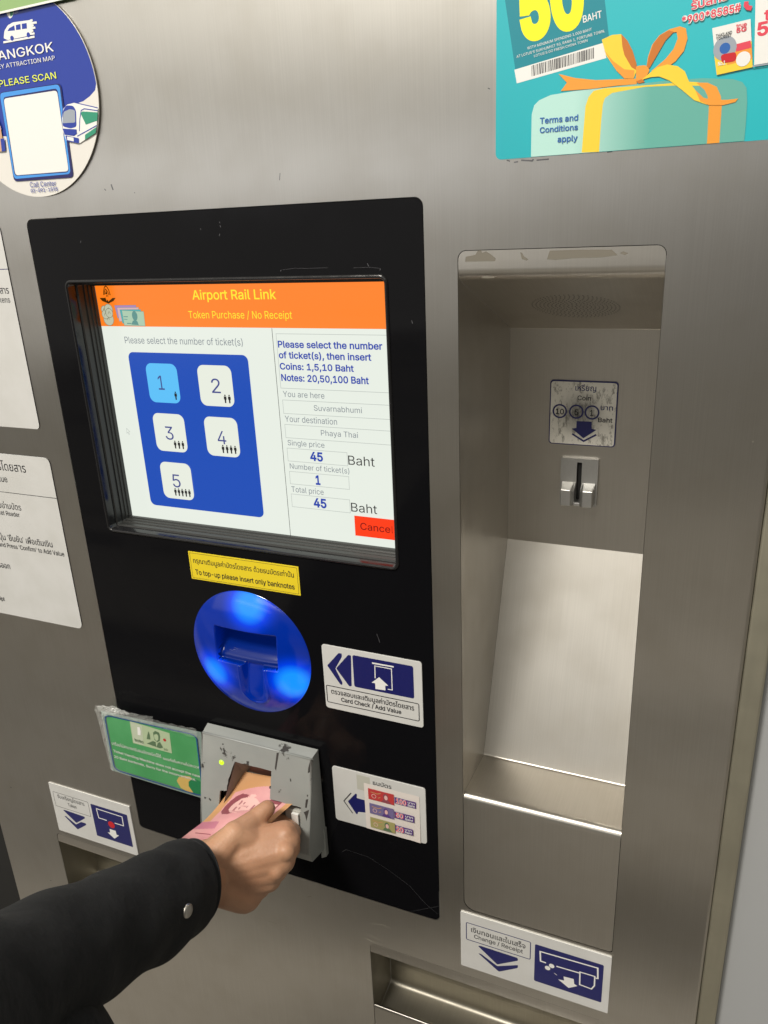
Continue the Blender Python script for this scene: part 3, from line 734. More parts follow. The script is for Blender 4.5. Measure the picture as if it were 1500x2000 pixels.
for nm, ff, mt in (('reader_dome', dome, 'reader_blue'), ('card_pocket', pocket, 'reader_pocket')):
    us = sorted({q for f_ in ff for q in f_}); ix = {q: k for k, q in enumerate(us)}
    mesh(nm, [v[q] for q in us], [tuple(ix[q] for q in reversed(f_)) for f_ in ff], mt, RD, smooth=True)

# ------------------------------------------------------------------ banknote slot (grey painted box)
AC = thing('banknote_slot', (-410, 0, -635), None, None); child(AC, TM)
ax0, ax1 = -476.5, -343.3
def yf(z): return -15. + (z + 504.) / (-606. + 504.) * (-38. + 15.)
notch = [(-434, -526.5), (-389.5, -526.5), (-390.5, -557), (-353.5, -557), (-354.5, -600), (-455, -600), (-452, -563), (-444, -561), (-442, -548)]
jag = []
for i in range(len(notch)):
    a, b = notch[i], notch[(i + 1) % len(notch)]
    for k in range(6):
        t = k / 6; j = .0 if k == 0 else .35
        jag.append((a[0] + (b[0] - a[0]) * t + random.uniform(-j, j), a[1] + (b[1] - a[1]) * t + random.uniform(-j, j)))
out = [(ax0, -606), (ax1, -606), (ax1 - .5, -504), (ax0 + .5, -504)]
vs, fs = cdt_fill([ccw(out), ccw(jag)[::-1]])
v = [(a, yf(b), b) for a, b in vs]; F = list(fs); nb = len(v)
jl = ccw(jag); n = len(jl); b = len(v); v += [(q[0], yf(q[1]), q[1]) for q in jl] + [(q[0], yf(q[1]) + 2.2, q[1]) for q in jl]
F += [(b + i, b + (i + 1) % n, b + n + (i + 1) % n, b + n + i) for i in range(n)]
mesh('face_plate', v, F, 'grey_paint', AC)
# the box behind the face: top, sides, bottom
o4 = [(ax0, -606.), (ax1, -606.), (ax1 - .5, -504.), (ax0 + .5, -504.)]
b4 = [(ax0 - .5, -.2, -612.), (ax1 + .8, -.2, -634.), (ax1 + .8, -.2, -500.5), (ax0 - .5, -.2, -500.5)]
def roundbox():
    v = [(a, yf(z), z) for a, z in o4]
    v += [(ax0, -2, -606), (ax1 + 1.5, -2, -606), (ax1 + 1., -2, -500.5), (ax0 - 1, -2, -500.5)]
    F = [(3, 2, 6, 7), (2, 1, 5, 6), (0, 3, 7, 4), (1, 0, 4, 5)]
    return mesh('housing', v, F, 'grey_paint', AC)
roundbox()
# rolled edges along the front corners
def tube(name, pts, r, m, par, n=8, mm=True):
    v, F = [], []
    P_ = [Vector(p) for p in pts]
    for i, p in enumerate(P_):
        t = (P_[min(i + 1, len(P_) - 1)] - P_[max(i - 1, 0)]).normalized(); u = t.orthogonal().normalized(); w = t.cross(u)
        for k in range(n): a = 2 * math.pi * k / n; v.append(tuple(p + u * r * math.cos(a) + w * r * math.sin(a)))
    for i in range(len(P_) - 1):
        F += [(i * n + k, i * n + (k + 1) % n, (i + 1) * n + (k + 1) % n, (i + 1) * n + k) for k in range(n)]
    F += [tuple(range(n)), tuple(range((len(P_) - 1) * n, len(P_) * n))]
    return mesh(name, v, F, m, par, smooth=True, mm=mm)
tube('rolled_edge', [(ax1 - .6, yf(z) + 1.2, z) for z in (-504, -540, -575, -606)], 1.5, 'grey_paint', AC)
tube('rolled_edge', [(ax0 + .6, yf(z) + 1.2, z) for z in (-504, -540, -575, -606)], 1.5, 'grey_paint', AC)
tube('rolled_edge', [(x, yf(-504) + 1.2, -504.6) for x in (ax0 + .5, -410, ax1 - .5)], 1.5, 'grey_paint', AC)
# lower skirt, a second bent plate behind the box
v = [(ax0 + 4, -33, -606), (ax1 - 1, -33, -606), (ax1 - 1, -30, -622), (ax0 + 4, -30, -622), (ax0 + 4, -27, -622), (ax1 - 1, -27, -622), (ax1 + 1, -.2, -627), (ax1 + 1, -.2, -600), (ax0 + 4, -.2, -627), (ax0 + 4, -.2, -600), (ax1 + 1, -30, -604), (ax0 + 4, -30, -604)]
mesh('skirt', v, [(0, 1, 2, 3), (1, 7, 6, 2), (0, 3, 8, 9), (3, 2, 6, 8)], 'grey_paint', AC)
slab('skirt_lip', [(ax1 - 4, -640), (ax1 + 2.2, -636), (ax1 + 2.2, -600), (ax1 + .6, -600), (ax1 + .6, -622), (ax1 - 4, -634)], -6, -.2, 'grey_paint', AC, .5)
# inside: sloping floor, side cheek and roof of the slot
mesh('slot_guide', [(-452, -36, -600), (-354, -36, -600), (-360, -1, -552), (-436, -1, -552)], [(0, 1, 2, 3)], 'slot_grey', AC)
mesh('slot_cheek', [(-434, -19.5, -526.8), (-454, -36, -599), (-436, -1, -560), (-420, -1, -530)], [(0, 1, 2, 3)], 'slot_grey', AC)
mesh('slot_roof', [(-434, -19, -526.8), (-389, -19, -526.8), (-389, -1, -534), (-425, -1, -534)], [(0, 1, 2, 3)], 'slot_lining', AC)
slab('slot_back', [(-470, -602), (-346, -602), (-346, -508), (-470, -508)], -1.2, -.4, 'slot_lining', AC)
slab('guide_block', rr(-374, -592, -355.5, -564, 1), -26, -4, 'slot_inner', AC, .8)
slab('guide_tab', rr(-365, -586, -357, -566, .6), -29, -26, 'print_white', AC, .4)
# status lamp
lx, lz = (-450.7,-531.3); lz = lz
c_ = circ(lx, lz, 3.1, 20); yy = yf(lz)
v = [(lx, yy - 1.9, lz)]
for r, h in ((1.6, 1.6), (2.6, .9), (3.1, -.1)): v += [(lx + r * math.cos(a), yf(lz) - h, lz + r * math.sin(a)) for a in [math.pi * k / 10 for k in range(20)]]
F = [(0, 1 + i, 1 + (i + 1) % 20) for i in range(20)]
for j in range(2): F += [(1 + j * 20 + i, 21 + j * 20 + i, 21 + j * 20 + (i + 1) % 20, 1 + j * 20 + (i + 1) % 20) for i in range(20)]
mesh('status_lamp', v, F, 'led_green', AC, smooth=True)
# chips and drips in the paint
v, F = [], []
def chip(pts):
    b = len(v); p_ = ccw(pts); v.extend([(a, yf(z) - .12, z) for a, z in p_]); F.append(tuple(range(b, b + len(p_))))
for spec in ([(-454.1,-495.4),(-448.9,-495.0),(-445.8,-497.4),(-443.7,-504.0),(-445.6,-503.8),(-447.6,-499.8),(-450.1,-497.2),(-449.7,-501.6),(-451.0,-501.3),(-453.0,-497.3)], [(-383.7,-505.7),(-381.1,-503.8),(-383.9,-524.8),(-385.5,-522.7)], [(-345.1,-498.6),(-341.8,-497.5),(-344.7,-517.1),(-346.9,-518.9),(-346.6,-512.6),(-344.9,-505.9)], [(-368.1,-499.1),(-366.2,-498.4),(-367.1,-501.1),(-368.3,-501.7)], [(-391.4,-543.1),(-389.4,-542.5),(-390.2,-545.7),(-391.6,-545.8)], [(-367.4,-529.2),(-366.2,-529.2),(-365.7,-531.9),(-366.9,-532.3)],
             [(-363.7,-492.2),(-347.9,-492.1),(-341.5,-492.0),(-342.2,-493.8),(-348.0,-493.1)], [(-345.9,-496.2),(-343.5,-495.0),(-344.9,-500.9),(-346.2,-501.9)], [(-425.9,-498.4),(-419.7,-498.0),(-414.2,-499.2),(-415.0,-501.1),(-425.0,-501.1)], [(-375.8,-493.2),(-370.9,-492.6),(-371.7,-494.7),(-375.3,-494.3)], [(-459.9,-485.6),(-447.8,-486.6),(-448.6,-487.5),(-458.8,-487.4)], [(-350.3,-561.1),(-344.0,-556.6),(-346.9,-569.8),(-348.2,-564.4)], [(-348.3,-547.1),(-345.4,-545.7),(-347.0,-555.7),(-348.9,-555.7)],
             [(-344.1,-523.2),(-342.7,-523.1),(-343.2,-526.1),(-344.6,-525.8)], [(-347.1,-541.4),(-345.7,-541.5),(-346.4,-543.8),(-347.3,-543.4)], [(-465.8,-574.2),(-462.9,-576.1),(-464.0,-577.4),(-466.5,-575.9)], [(-472.3,-574.8),(-469.6,-574.7),(-470.6,-576.6),(-472.3,-576.5)]):
    chip([(a, min(z, -505.)) for a, z in spec])
mesh('paint_chips', v, F, 'chip_dark', AC)['kind'] = 'stuff'

# ------------------------------------------------------------------ signs, plates and stickers
def plate(name, corners, label, r, m='plaque_white', y=0., t=1.3, cat='sign', lettername=None, group=None):
    q = bbox_rect(corners); T_ = thing(name, ((q[0] + q[2]) / 2, y, q[1]), label, cat, group)
    slab('plate', rr(*q, r), y - t, y + .05, m, T_, .2)
    return T_, q, Print(y - t)

# yellow top-up sticker
T_, q, p = plate('top_up_sticker', [(-473.3,-298.4),(-346.5,-297.3),(-349.2,-327.5),(-473.0,-328.8)], 'yellow rectangular sticker about top-up with banknotes, under the screen', .4, 'sticker_yellow', .2, .35, 'sticker')
p.frame(q[0] + 1.8, q[1] + 1.6, q[2] - 1.8, q[3] - 1.6, .35, 'print_black')
p.text('กรุณาเติมมูลค่าบัตรโดยสาร ด้วยธนบัตรเท่านั้น', [(-468.3,-310.7),(-353.4,-309.1),(-467.6,-306.6)], 'print_black', .03, thai=True)
p.text('To top-up please insert only banknotes', [(-467.2,-323.4),(-353.8,-321.4),(-466.8,-318.1)], 'print_black', .035)
p.build('lettering', T_)

# card check plate
T_, q, p = plate('card_check_sign', [(-329.1,-376.8),(-225.7,-375.7),(-227.6,-445.3),(-329.6,-449.2)], 'white and navy card check plate with double arrow, right of the blue reader', 3, y=.2)
p.poly(rquad([(-324.6,-398.8),(-311.2,-382.5),(-307.8,-382.6),(-308.0,-386.2),(-315.9,-400.6),(-309.2,-414.9),(-309.8,-417.6),(-311.7,-417.6)], 1), 'print_navy')
p.poly(rquad([(-315.1,-400.1),(-301.0,-382.5),(-298.1,-382.7),(-299.5,-416.8),(-302.2,-417.6)], 1.2), 'print_navy')
bb = bbox_rect([(-296.2,-382.3),(-234.9,-381.4),(-235.1,-416.8),(-297.2,-416.6)]); p.rect(*bb, 'print_navy', 2)
p.line([(-276.5,-386.6),(-254.5,-386.4)], 1.6, 'print_white')
p.line([(-274.1,-402.7),(-273.7,-389.1),(-256.8,-389.1),(-257.0,-411.9),(-261.4,-412.0)], .9, 'print_white')
p.poly([(-269.9,-400.6),(-260.8,-408.0),(-264.1,-408.7),(-264.0,-413.8),(-274.3,-414.4),(-274.3,-408.2),(-278.0,-408.2)], 'print_white')
bb = bbox_rect([(-327.1,-421.3),(-230.5,-421.2),(-230.7,-440.1),(-327.3,-440.5)]); p.frame(*bb, .8, 'print_black', 1.5)
p.text('ตรวจสอบและเติมมูลค่าบัตรโดยสาร', [(-322.3,-430.0),(-235.4,-429.3),(-321.9,-425.9)], 'print_black', .03, thai=True)
p.text('Card Check / Add Value', [(-311.9,-436.6),(-248.6,-436.7),(-311.5,-432.1)], 'print_black', .035)
p.build('lettering', T_)

# banknote plate with the paper note on it
T_, q, p = plate('banknote_sign', [(-328.9,-516.8),(-225.9,-518.1),(-227.6,-585.5),(-328.0,-585.7)], 'grey-white banknote plate with navy left arrow at the panel bottom', 3.2, y=.2)
p.poly(rquad([(-312.8,-557.6),(-303.1,-544.9),(-301.6,-545.6),(-302.4,-550.5),(-291.0,-550.6),(-291.8,-566.0),(-301.8,-567.9),(-302.6,-571.2),(-304.2,-571.2)], 1), 'print_navy')
p.line([(-308.2,-545.7),(-317.4,-558.6),(-308.1,-571.6)], 1.1, 'print_black')
p.rect(*bbox_rect([(-301.1,-520.8),(-286.3,-520.1),(-286.2,-537.7),(-300.7,-539.6)]), 'plate_patch') if 'plate_patch' in M else (mat('plate_patch', (.50, .50, .44), .3), p.rect(*bbox_rect([(-301.1,-520.8),(-286.3,-520.1),(-286.2,-537.7),(-300.7,-539.6)]), 'plate_patch'))
p.text('ธนบัตร', [(-283.1,-528.3),(-262.7,-527.6),(-282.9,-524.5)], 'print_black', .03, thai=True)
p.build('lettering', T_)
q = bbox_rect([(-293.1,-528.5),(-233.8,-528.4),(-232.5,-585.6),(-292.9,-585.6)])
NP = thing('paper_price_note', ((q[0] + q[2]) / 2, -1.2, q[1]), 'white paper slip printed with 100 50 20 baht notes, taped over the banknote plate', 'paper slip')
n = 12; v, F = [], []
for i in range(n + 1):
    for j in range(n + 1):
        s, t = i / n, j / n
        v.append((q[0] + (q[2] - q[0]) * s + (.6 if t > .5 else 0) * 0, -1.45 - .25 * math.sin(7 * s + 3 * t) ** 2 - .5 * sst(.8, 1, s) * sst(.3, 0, t), q[1] + (q[3] - q[1]) * t))
for i in range(n):
    for j in range(n): a = i * (n + 1) + j; F.append((a, a + n + 1, a + n + 2, a + 1))
mesh('paper', v, F, 'paper', NP, smooth=True)
p = Print(-2.1)
for (pts, c, lb, num, np_) in (([(-288.2,-533.7),(-260.2,-532.7),(-260.1,-545.8),(-288.5,-547.1)], 'note_red', [(-259.3,-536.2),(-236.7,-535.2),(-236.7,-542.7),(-259.5,-544.3)], '100', [(-258.0,-542.9),(-246.7,-542.1),(-257.8,-537.4)]),
                               ([(-287.6,-551.7),(-260.9,-550.3),(-260.8,-563.3),(-287.6,-564.5)], 'note_violet', [(-260.0,-553.8),(-238.8,-552.7),(-238.9,-561.1),(-260.2,-561.7)], '50', [(-258.7,-560.1),(-250.3,-559.4),(-258.5,-554.8)]),
                               ([(-287.5,-569.2),(-260.4,-567.5),(-260.1,-580.6),(-287.3,-581.9)], 'note_olive', [(-259.5,-570.4),(-240.7,-569.6),(-240.7,-577.0),(-259.6,-578.1)], '20', [(-259.0,-577.7),(-250.5,-576.9),(-258.8,-571.8)])):
    a = bbox_rect(pts); p.rect(*a, c); w = a[2] - a[0]; h = a[3] - a[1]
    dk = 'note_magenta' if c == 'note_red' else 'note_green_dark' if c == 'note_olive' else 'label_purple'
    p.poly(circ(a[0] + w * .68, a[1] + h * .55, w * .10, 18, h * .32), dk); p.poly(circ(a[0] + w * .69, a[1] + h * .50, w * .065, 16, h * .22), 'note_blush')
    p.poly([(a[0] + w * .5, a[1] + .3), (a[0] + w * .58, a[1] + h * .3), (a[0] + w * .78, a[1] + h * .3), (a[0] + w * .9, a[1] + .3)], dk)
    p.line([(a[0] + w * .1, a[1] + h * .72), (a[0] + w * .35, a[1] + h * .66), (a[0] + w * .5, a[1] + h * .8)], .9, 'note_orange'); p.ring(a[0] + w * .22, a[1] + h * .38, w * .08, .6, 'note_blush'); p.line([(a[0] + w * .38, a[1] + h * .3), (a[0] + w * .48, a[1] + h * .42)], .8, 'note_orange')
    b_ = bbox_rect(lb); p.rect(*b_, 'label_purple'); p.text(num, np_, 'print_white', .12); p.text(num, np_, 'print_pink', .03)
    hx = b_[0] + (b_[2] - b_[0]) * (.62 if num == '100' else .55); hh = b_[3] - b_[1]
    p.text('บาท', [(hx, b_[1] + hh * .56), (b_[2] - 1.2, b_[1] + hh * .56), (hx, b_[1] + hh * .80)], 'print_white', .04, thai=True)
    p.text('Baht', [(hx, b_[1] + hh * .12), (b_[2] - 1.2, b_[1] + hh * .12), (hx, b_[1] + hh * .42)], 'print_white', .04)
p.build('printed_notes', NP)

# change / receipt plate
T_, q, p = plate('change_sign', [(-192.3,-661.0),(-42.8,-659.6),(-42.1,-731.6),(-192.4,-736.9)], 'white and navy change and receipt plate under the coin recess', 1.2)
bb = bbox_rect([(-186.0,-673.9),(-119.9,-671.5),(-119.7,-695.0),(-186.2,-696.1)]); p.frame(*bb, .9, 'print_navy', 1.5)
p.text('เงินทอนและใบเสร็จ', [(-181.0,-684.9),(-124.8,-681.8),(-180.9,-679.9)], 'print_black', .03, thai=True)
p.text('Change / Receipt', [(-177.8,-691.2),(-127.3,-690.3),(-177.8,-686.1)], 'print_black', .02)
p.poly(rquad([(-173.9,-699.7),(-171.2,-698.6),(-132.4,-698.9),(-131.9,-702.3),(-153.4,-716.8)], 1.3), 'print_navy')
p.poly(rquad([(-173.6,-709.7),(-170.4,-709.4),(-153.4,-719.1),(-131.8,-708.3),(-132.1,-712.4),(-151.6,-726.0)], 1.3), 'print_navy')
bb = bbox_rect([(-115.4,-673.5),(-48.7,-672.4),(-49.7,-721.1),(-115.3,-723.3)]); p.rect(*bb, 'print_navy', 1.5)
p.line([(-103.9,-693.2),(-109.4,-693.1),(-110.1,-680.6),(-54.6,-678.8),(-53.9,-692.0),(-56.0,-692.5)], 1.5, 'print_white')
p.line([(-93.7,-693.3),(-71.5,-692.5)], 1.4, 'print_white')
for c_ in ((-98.3,-694.8), (-102.2,-699.2)): p.poly(circ(*c_, 3.2, 20), 'print_navy'); p.poly(circ(*c_, 2.7, 20), 'print_white')
p.line([(-95.5,-703.0),(-92.6,-704.7)], .6, 'print_white')
p.poly([(-71.6,-690.5),(-56.9,-689.4),(-56.6,-702.3),(-58.8,-707.5),(-70.8,-707.4)], 'print_navy')
p.line([(-70.9,-690.7),(-56.8,-690.4),(-56.6,-702.5),(-59.1,-708.1),(-70.5,-707.3)], 1.3, 'print_white', True)
p.poly([(-86.3,-703.4),(-76.4,-702.5),(-75.8,-708.7),(-72.5,-710.2),(-80.9,-716.5),(-91.3,-709.6),(-85.5,-708.5)], 'print_white')
p.build('lettering', T_)

# token plate
T_, q, p = plate('token_sign', [(-747.1,-654.1),(-615.2,-656.7),(-616.2,-733.1),(-746.0,-731.5)], 'white and navy token plate with a red dot, at the lower left', 1.)
p.frame(*bbox_rect([(-741.9,-667.7),(-683.0,-669.4),(-684.2,-691.3),(-741.9,-691.1)]), .55, 'print_black', .8)
p.text('รับเหรียญโดยสาร', [(-735.2,-676.4),(-690.6,-676.9),(-734.1,-671.9)], 'print_black', .02, thai=True)
p.text('Token', [(-719.6,-685.6),(-705.4,-685.5),(-718.5,-680.7)], 'print_black', .02)
p.poly(rquad([(-730.7,-694.7),(-727.3,-693.9),(-694.8,-694.8),(-694.6,-697.2),(-711.8,-710.0)], 1.2), 'print_navy')
p.poly(rquad([(-730.8,-704.4),(-727.8,-704.0),(-713.0,-712.8),(-702.9,-705.5),(-694.5,-705.6),(-695.0,-707.9),(-712.0,-720.5)], 1.2), 'print_navy')
p.rect(*bbox_rect([(-680.0,-669.7),(-622.1,-669.3),(-621.4,-720.2),(-679.2,-719.4)]), 'print_navy', .8)
p.line([(-657.1,-688.9),(-670.1,-688.7),(-671.0,-674.6),(-630.3,-675.0),(-630.7,-689.1),(-644.7,-689.1)], 1.3, 'print_white')
c_ = (-650.7,-693.6); p.poly(circ(*c_, 5.2, 24), 'print_red')
p.poly([(-655.3,-701.6),(-645.7,-701.5),(-645.3,-707.4),(-641.5,-707.7),(-650.3,-715.5),(-659.8,-708.4),(-655.7,-707.4)], 'print_white')
p.build('lettering', T_)

# two instruction plates at the left edge of the view
q = (-1010., -183.4, -638.7, 14.)
T_ = thing('token_instructions', (-820, 0, q[1]), 'upper white instruction plate with Tokens wording, cut off by the left photo edge', 'sign')
slab('plate', rr(*q, 5), -.9, .05, 'plaque_white', T_, .2, side='print_black'); p = Print(-.9)
x_, z_ = (-638.8,-25.9); p.line([(q[0], z_), (q[2], z_)], .7, 'print_navy')
a = (-643.1,-48.4); p.rtext('วิธีซื้อเหรียญโดยสาร', a, 5.2, 'print_black', .02, True)
a = (-644.0,-56.9); p.rtext('How to Purchase Tokens', a, 5.4, 'print_black', .01)
p.build('lettering', T_)
q = (-1010., -414., -634.5, -213.4)
T_ = thing('top_up_instructions', (-820, 0, q[1]), 'lower white instruction plate about adding value to a card, at the left photo edge', 'sign')
slab('plate', rr(*q, 7), -.9, .05, 'plaque_white', T_, .2, side='print_black'); p = Print(-.9)
x_, z_ = (-637.4,-257.9); p.line([(q[0], z_), (q[2], z_)], .7, 'print_black')
for t, a, h, th in (('วิธีเติมมูลค่าบัตรโดยสาร', (-670.6,-232.4), 7.6, True), ('Check / Add Value', (-701.1,-245.9), 7.2, False),
                    ('วางบัตรบนช่องอ่านบัตร', (-689.6,-277.3), 5.6, True), ('Place Card on Ticket Reader', (-694.1,-285.4), 5.2, False),
                    ("สอดธนบัตร และกดปุ่ม 'ยืนยัน' เพื่อเติมเงิน", (-654.2,-316.4), 5.6, True), ("Insert Banknotes and Press 'Confirm' to Add Value", (-639.6,-325.2), 5.2, False),
                    ('นำบัตรออก', (-727.0,-352.3), 5.4, True), ('Remove Card', (-747.5,-362.6), 5.2, False),
                    ('รับใบเสร็จรับเงิน', (-753.6,-387.2), 5.4, True), ('Take Receipt', (-747.9,-396.3), 5.2, False)):
    p.rtext(t, a, h, 'print_black', .015, th, kx=.88)
p.build('lettering', T_)

# round map sticker
RS = thing('round_sticker', (-577, 0, 36), 'round blue and white city map sticker with a train, at the top left', 'sticker')
cx, cz, r_ = -577.5, 115.5, 80.2
C = circ(cx, cz, r_, 96)
n = 96; v = [(cx, -2.4, cz)]
for k, rk in enumerate((.5, .8, .93, 1.)):
    v += [(cx + r_ * rk * math.cos(2 * math.pi * i / n), -2.4, cz + r_ * rk * math.sin(2 * math.pi * i / n)) for i in range(n)]
F = [(0, 1 + i, 1 + (i + 1) % n) for i in range(n)]
for j in range(3): F += [(1 + j * n + i, 1 + (j + 1) * n + i, 1 + (j + 1) * n + (i + 1) % n, 1 + j * n + (i + 1) % n) for i in range(n)]
b = len(v); v += [(cx + r_ * math.cos(2 * math.pi * i / n), -1.2, cz + r_ * math.sin(2 * math.pi * i / n)) for i in range(n)]
F += [(1 + 3 * n + i, b + i, b + (i + 1) % n, 1 + 3 * n + (i + 1) % n) for i in range(n)]
slab('backing', circ(cx, cz, r_, 96), -2.4, -1.6, 'sticker_paper', RS)
slab('adhesive_pad', circ(cx, cz, 62, 40), -1.6, 0, 'sticker_paper', RS)
p = Print(-2.4)
def inside(pts, rmax=r_ - .4):
    out = []
    for a, b_ in pts:
        d = math.hypot(a - cx, b_ - cz)
        if d > rmax: a = cx + (a - cx) * rmax / d; b_ = cz + (b_ - cz) * rmax / d
        out.append((a, b_))
    return out
# blue upper field: from the right end of the wavy line round over the top
wave = [(-495.1,117.9),(-499.8,113.1),(-506.1,109.3),(-514.1,106.2),(-523.7,104.8),(-533.8,102.1),(-548.7,95.5),(-575.7,89.7),(-605.0,86.5),(-621.3,87.7),(-630.7,84.3)]
a1 = math.atan2(wave[0][1] - cz, wave[0][0] - cx)
arc = [(cx + (r_ - .4) * math.cos(a1 + (math.pi * 2 - .0) * t), cz + (r_ - .4) * math.sin(a1 + (math.pi * 2) * t)) for t in [i / 60 * .56 for i in range(61)]]
p.poly(inside(wave)[::-1] + arc[1:], 'royal_blue')
p.poly([(-581.3,180.4),(-572.4,180.1),(-573.0,176.9),(-575.6,174.5),(-578.1,173.8),(-580.2,175.8)], 'print_white'); p.poly([(-577.1,178.6),(-572.9,178.4),(-574.0,176.0),(-577.0,174.7)], 'train_green')
p.text('AERA1', [(-571.7,178.7),(-555.8,178.4),(-571.0,181.3)], 'print_white', rot=True)
p.text('CITY', [(-571.9,176.5),(-567.7,176.5),(-571.6,177.7)], 'print_white', rot=True)
# train icon
p.poly(rquad([(-588.9,160.5),(-586.6,165.7),(-581.7,169.3),(-575.4,170.7),(-554.6,170.0),(-554.1,166.2),(-555.6,162.7),(-557.3,159.8),(-559.7,159.2),(-584.6,158.8)], 1.2), 'print_white')
for q_ in ([(-583.2,165.2),(-580.7,167.1),(-574.5,168.4),(-574.8,164.7)], [(-572.8,168.4),(-567.6,168.6),(-568.2,164.7),(-573.4,164.8)], [(-566.0,168.5),(-560.7,168.4),(-561.3,164.6),(-566.7,164.7)]): p.poly(q_, 'royal_blue')
for a, b_ in (((196, 126), (226, 122)), ((0, 0), (0, 0))):
    pass
for q_ in ([(-556.6,169.6),(-553.6,169.6)], [(-556.2,167.7),(-549.6,167.5)], [(-556.6,165.9),(-553.4,165.9)], [(-557.1,164.1),(-552.0,164.1)], [(-557.6,162.2),(-554.7,162.2)], [(-559.1,160.2),(-553.8,160.1)]): p.line(q_, 1.5, 'print_white')
p.line([(-589.7,157.6),(-554.4,157.8)], 1.5, 'print_white')
for c_ in ((-579.3,159.5), (-560.7,159.8)): p.poly(circ(*c_, 1.9, 14), 'royal_blue')
p.text('BANGKOK', [(-607.3,145.1),(-536.1,145.3),(-606.2,151.7)], 'print_white', .015, rot=True)
p.text('KEY ATTRACTION MAP', [(-604.7,138.7),(-536.5,138.9),(-604.2,141.9)], 'print_white', rot=True)
p.text('PLEASE SCAN', [(-603.4,125.3),(-538.3,125.4),(-602.3,130.2)], 'lime_print', .01, rot=True)
p.poly(rquad([(-605.0,121.1),(-534.4,121.5),(-537.4,48.9),(-607.4,49.6)], 4), 'print_navy')
p.poly(rquad([(-604.7,120.6),(-536.1,120.9),(-539.9,51.8),(-606.8,51.6)], 4), 'sky_blue')
p.poly(rquad([(-601.6,117.1),(-539.0,118.1),(-541.5,53.2),(-605.3,54.0)], 3.4), 'print_navy')
p.poly(rquad([(-601.1,116.0),(-539.7,116.6),(-541.7,54.1),(-604.3,54.5)], 3.2), 'print_white')
p.text('Call Center', [(-589.1,43.7),(-558.4,43.4),(-588.0,47.9)], 'royal_blue', rot=True)
p.text('02-091-1595', [(-589.4,39.4),(-557.6,39.2),(-588.6,42.3)], 'royal_blue', .02, rot=True)
# front of the train
p.poly(inside([(-539.0,96.0),(-536.5,102.4),(-531.1,105.5),(-523.4,106.1),(-516.4,104.2),(-497.4,98.9),(-500.6,83.8),(-508.7,80.5),(-524.0,75.0),(-538.5,78.1),(-540.6,85.6)]), 'print_white')
p.line(inside([(-539.0,96.0),(-536.5,102.4),(-531.1,105.5),(-523.4,106.1),(-516.4,104.2),(-497.3,99.4)]), .7, 'royal_blue')
p.poly(rquad([(-536.7,101.1),(-532.2,104.6),(-524.9,103.7),(-522.6,99.8),(-524.9,87.7),(-531.7,86.9),(-539.9,89.2)], 2), 'royal_blue')
p.poly(rquad([(-536.2,100.0),(-529.2,101.5),(-523.7,100.2),(-525.4,91.0),(-539.3,91.5)], 1.5), 'train_shade')
p.poly(inside([(-518.3,97.5),(-515.8,98.6),(-498.7,96.2),(-500.0,89.9),(-514.4,88.5)]), 'train_green')
p.line(inside([(-522.5,84.2),(-520.0,93.1),(-517.1,99.4),(-513.6,100.4),(-498.4,97.5)]), .7, 'royal_blue')
p.line(inside([(-525.6,80.5),(-501.9,86.5)]), .7, 'royal_blue'); p.poly(inside([(-517.0,80.9),(-502.5,85.5),(-504.8,81.2),(-517.9,77.0)]), 'train_green')
p.poly([(-540.1,87.5),(-525.3,85.7),(-525.5,82.4),(-529.2,81.0),(-539.3,82.8)], 'royal_blue'); p.poly(rquad([(-538.5,82.1),(-524.1,78.8),(-525.0,74.8),(-538.0,77.7)], 1), 'royal_blue'); p.poly([(-536.8,81.1),(-529.9,79.7),(-530.2,76.8),(-537.1,78.4)], 'print_white')
# small figure cut by the left photo edge
p.poly([(-617.0,109.4),(-612.5,103.5),(-610.4,96.5),(-609.5,92.4),(-621.7,93.3)], 'royal_blue'); p.poly([(-618.9,95.9),(-610.4,95.2),(-611.0,84.2),(-615.0,74.7),(-619.7,75.1),(-623.7,79.5)], 'skin_print'); p.poly([(-613.3,85.1),(-608.7,85.1),(-609.9,75.1),(-614.6,74.7)], 'royal_blue')
p.build('artwork', RS)

# green sheet taped over the top-left corner
GS = thing('green_sheet', (-560, -3, 160), 'pale green sheet with a white border at the very top left', 'sheet')
a = [(-598.4,177.7),(-586.4,178.3),(-517.0,178.9),(-508.1,178.9)]
slab('sheet', [a[0], a[2], a[3], (a[3][0], 330), (a[0][0], 330)], -4.6, -4.2, 'sheet_green', GS)
b_ = [(-598.1,178.8),(-516.8,179.9)]; pr = Print(-4.6); pr.line([(b_[0][0], a[0][1]+.6), (a[2][0], a[2][1]+.9), (a[3][0], a[3][1]+.9)], 1.6, 'print_white'); pr.build('sheet_border', GS)

# big teal poster
PS = thing('gift_poster', (0, 0, 38), 'large teal poster with a ribboned gift box and 50 baht coupon, top right', 'poster')
PX = (-160.3, 37.8, 190., 330.)
slab('sheet', rr(*PX, [4, 2, 2, 2]), -.8, 0, 'poster_teal', PS, side='print_white')
p = Print(-.8)
cl = lambda L: [(a, max(b, PX[1] + .25)) for a, b in L]
p.poly(cl([(-156.4,142.2),(-147.1,91.4),(-86.7,100.7),(-93.4,138.0)]), 'coupon_teal')
p.poly(cl([(-147.8,91.9),(-146.0,83.7),(-88.2,92.4),(-90.7,101.1)]), 'print_white')
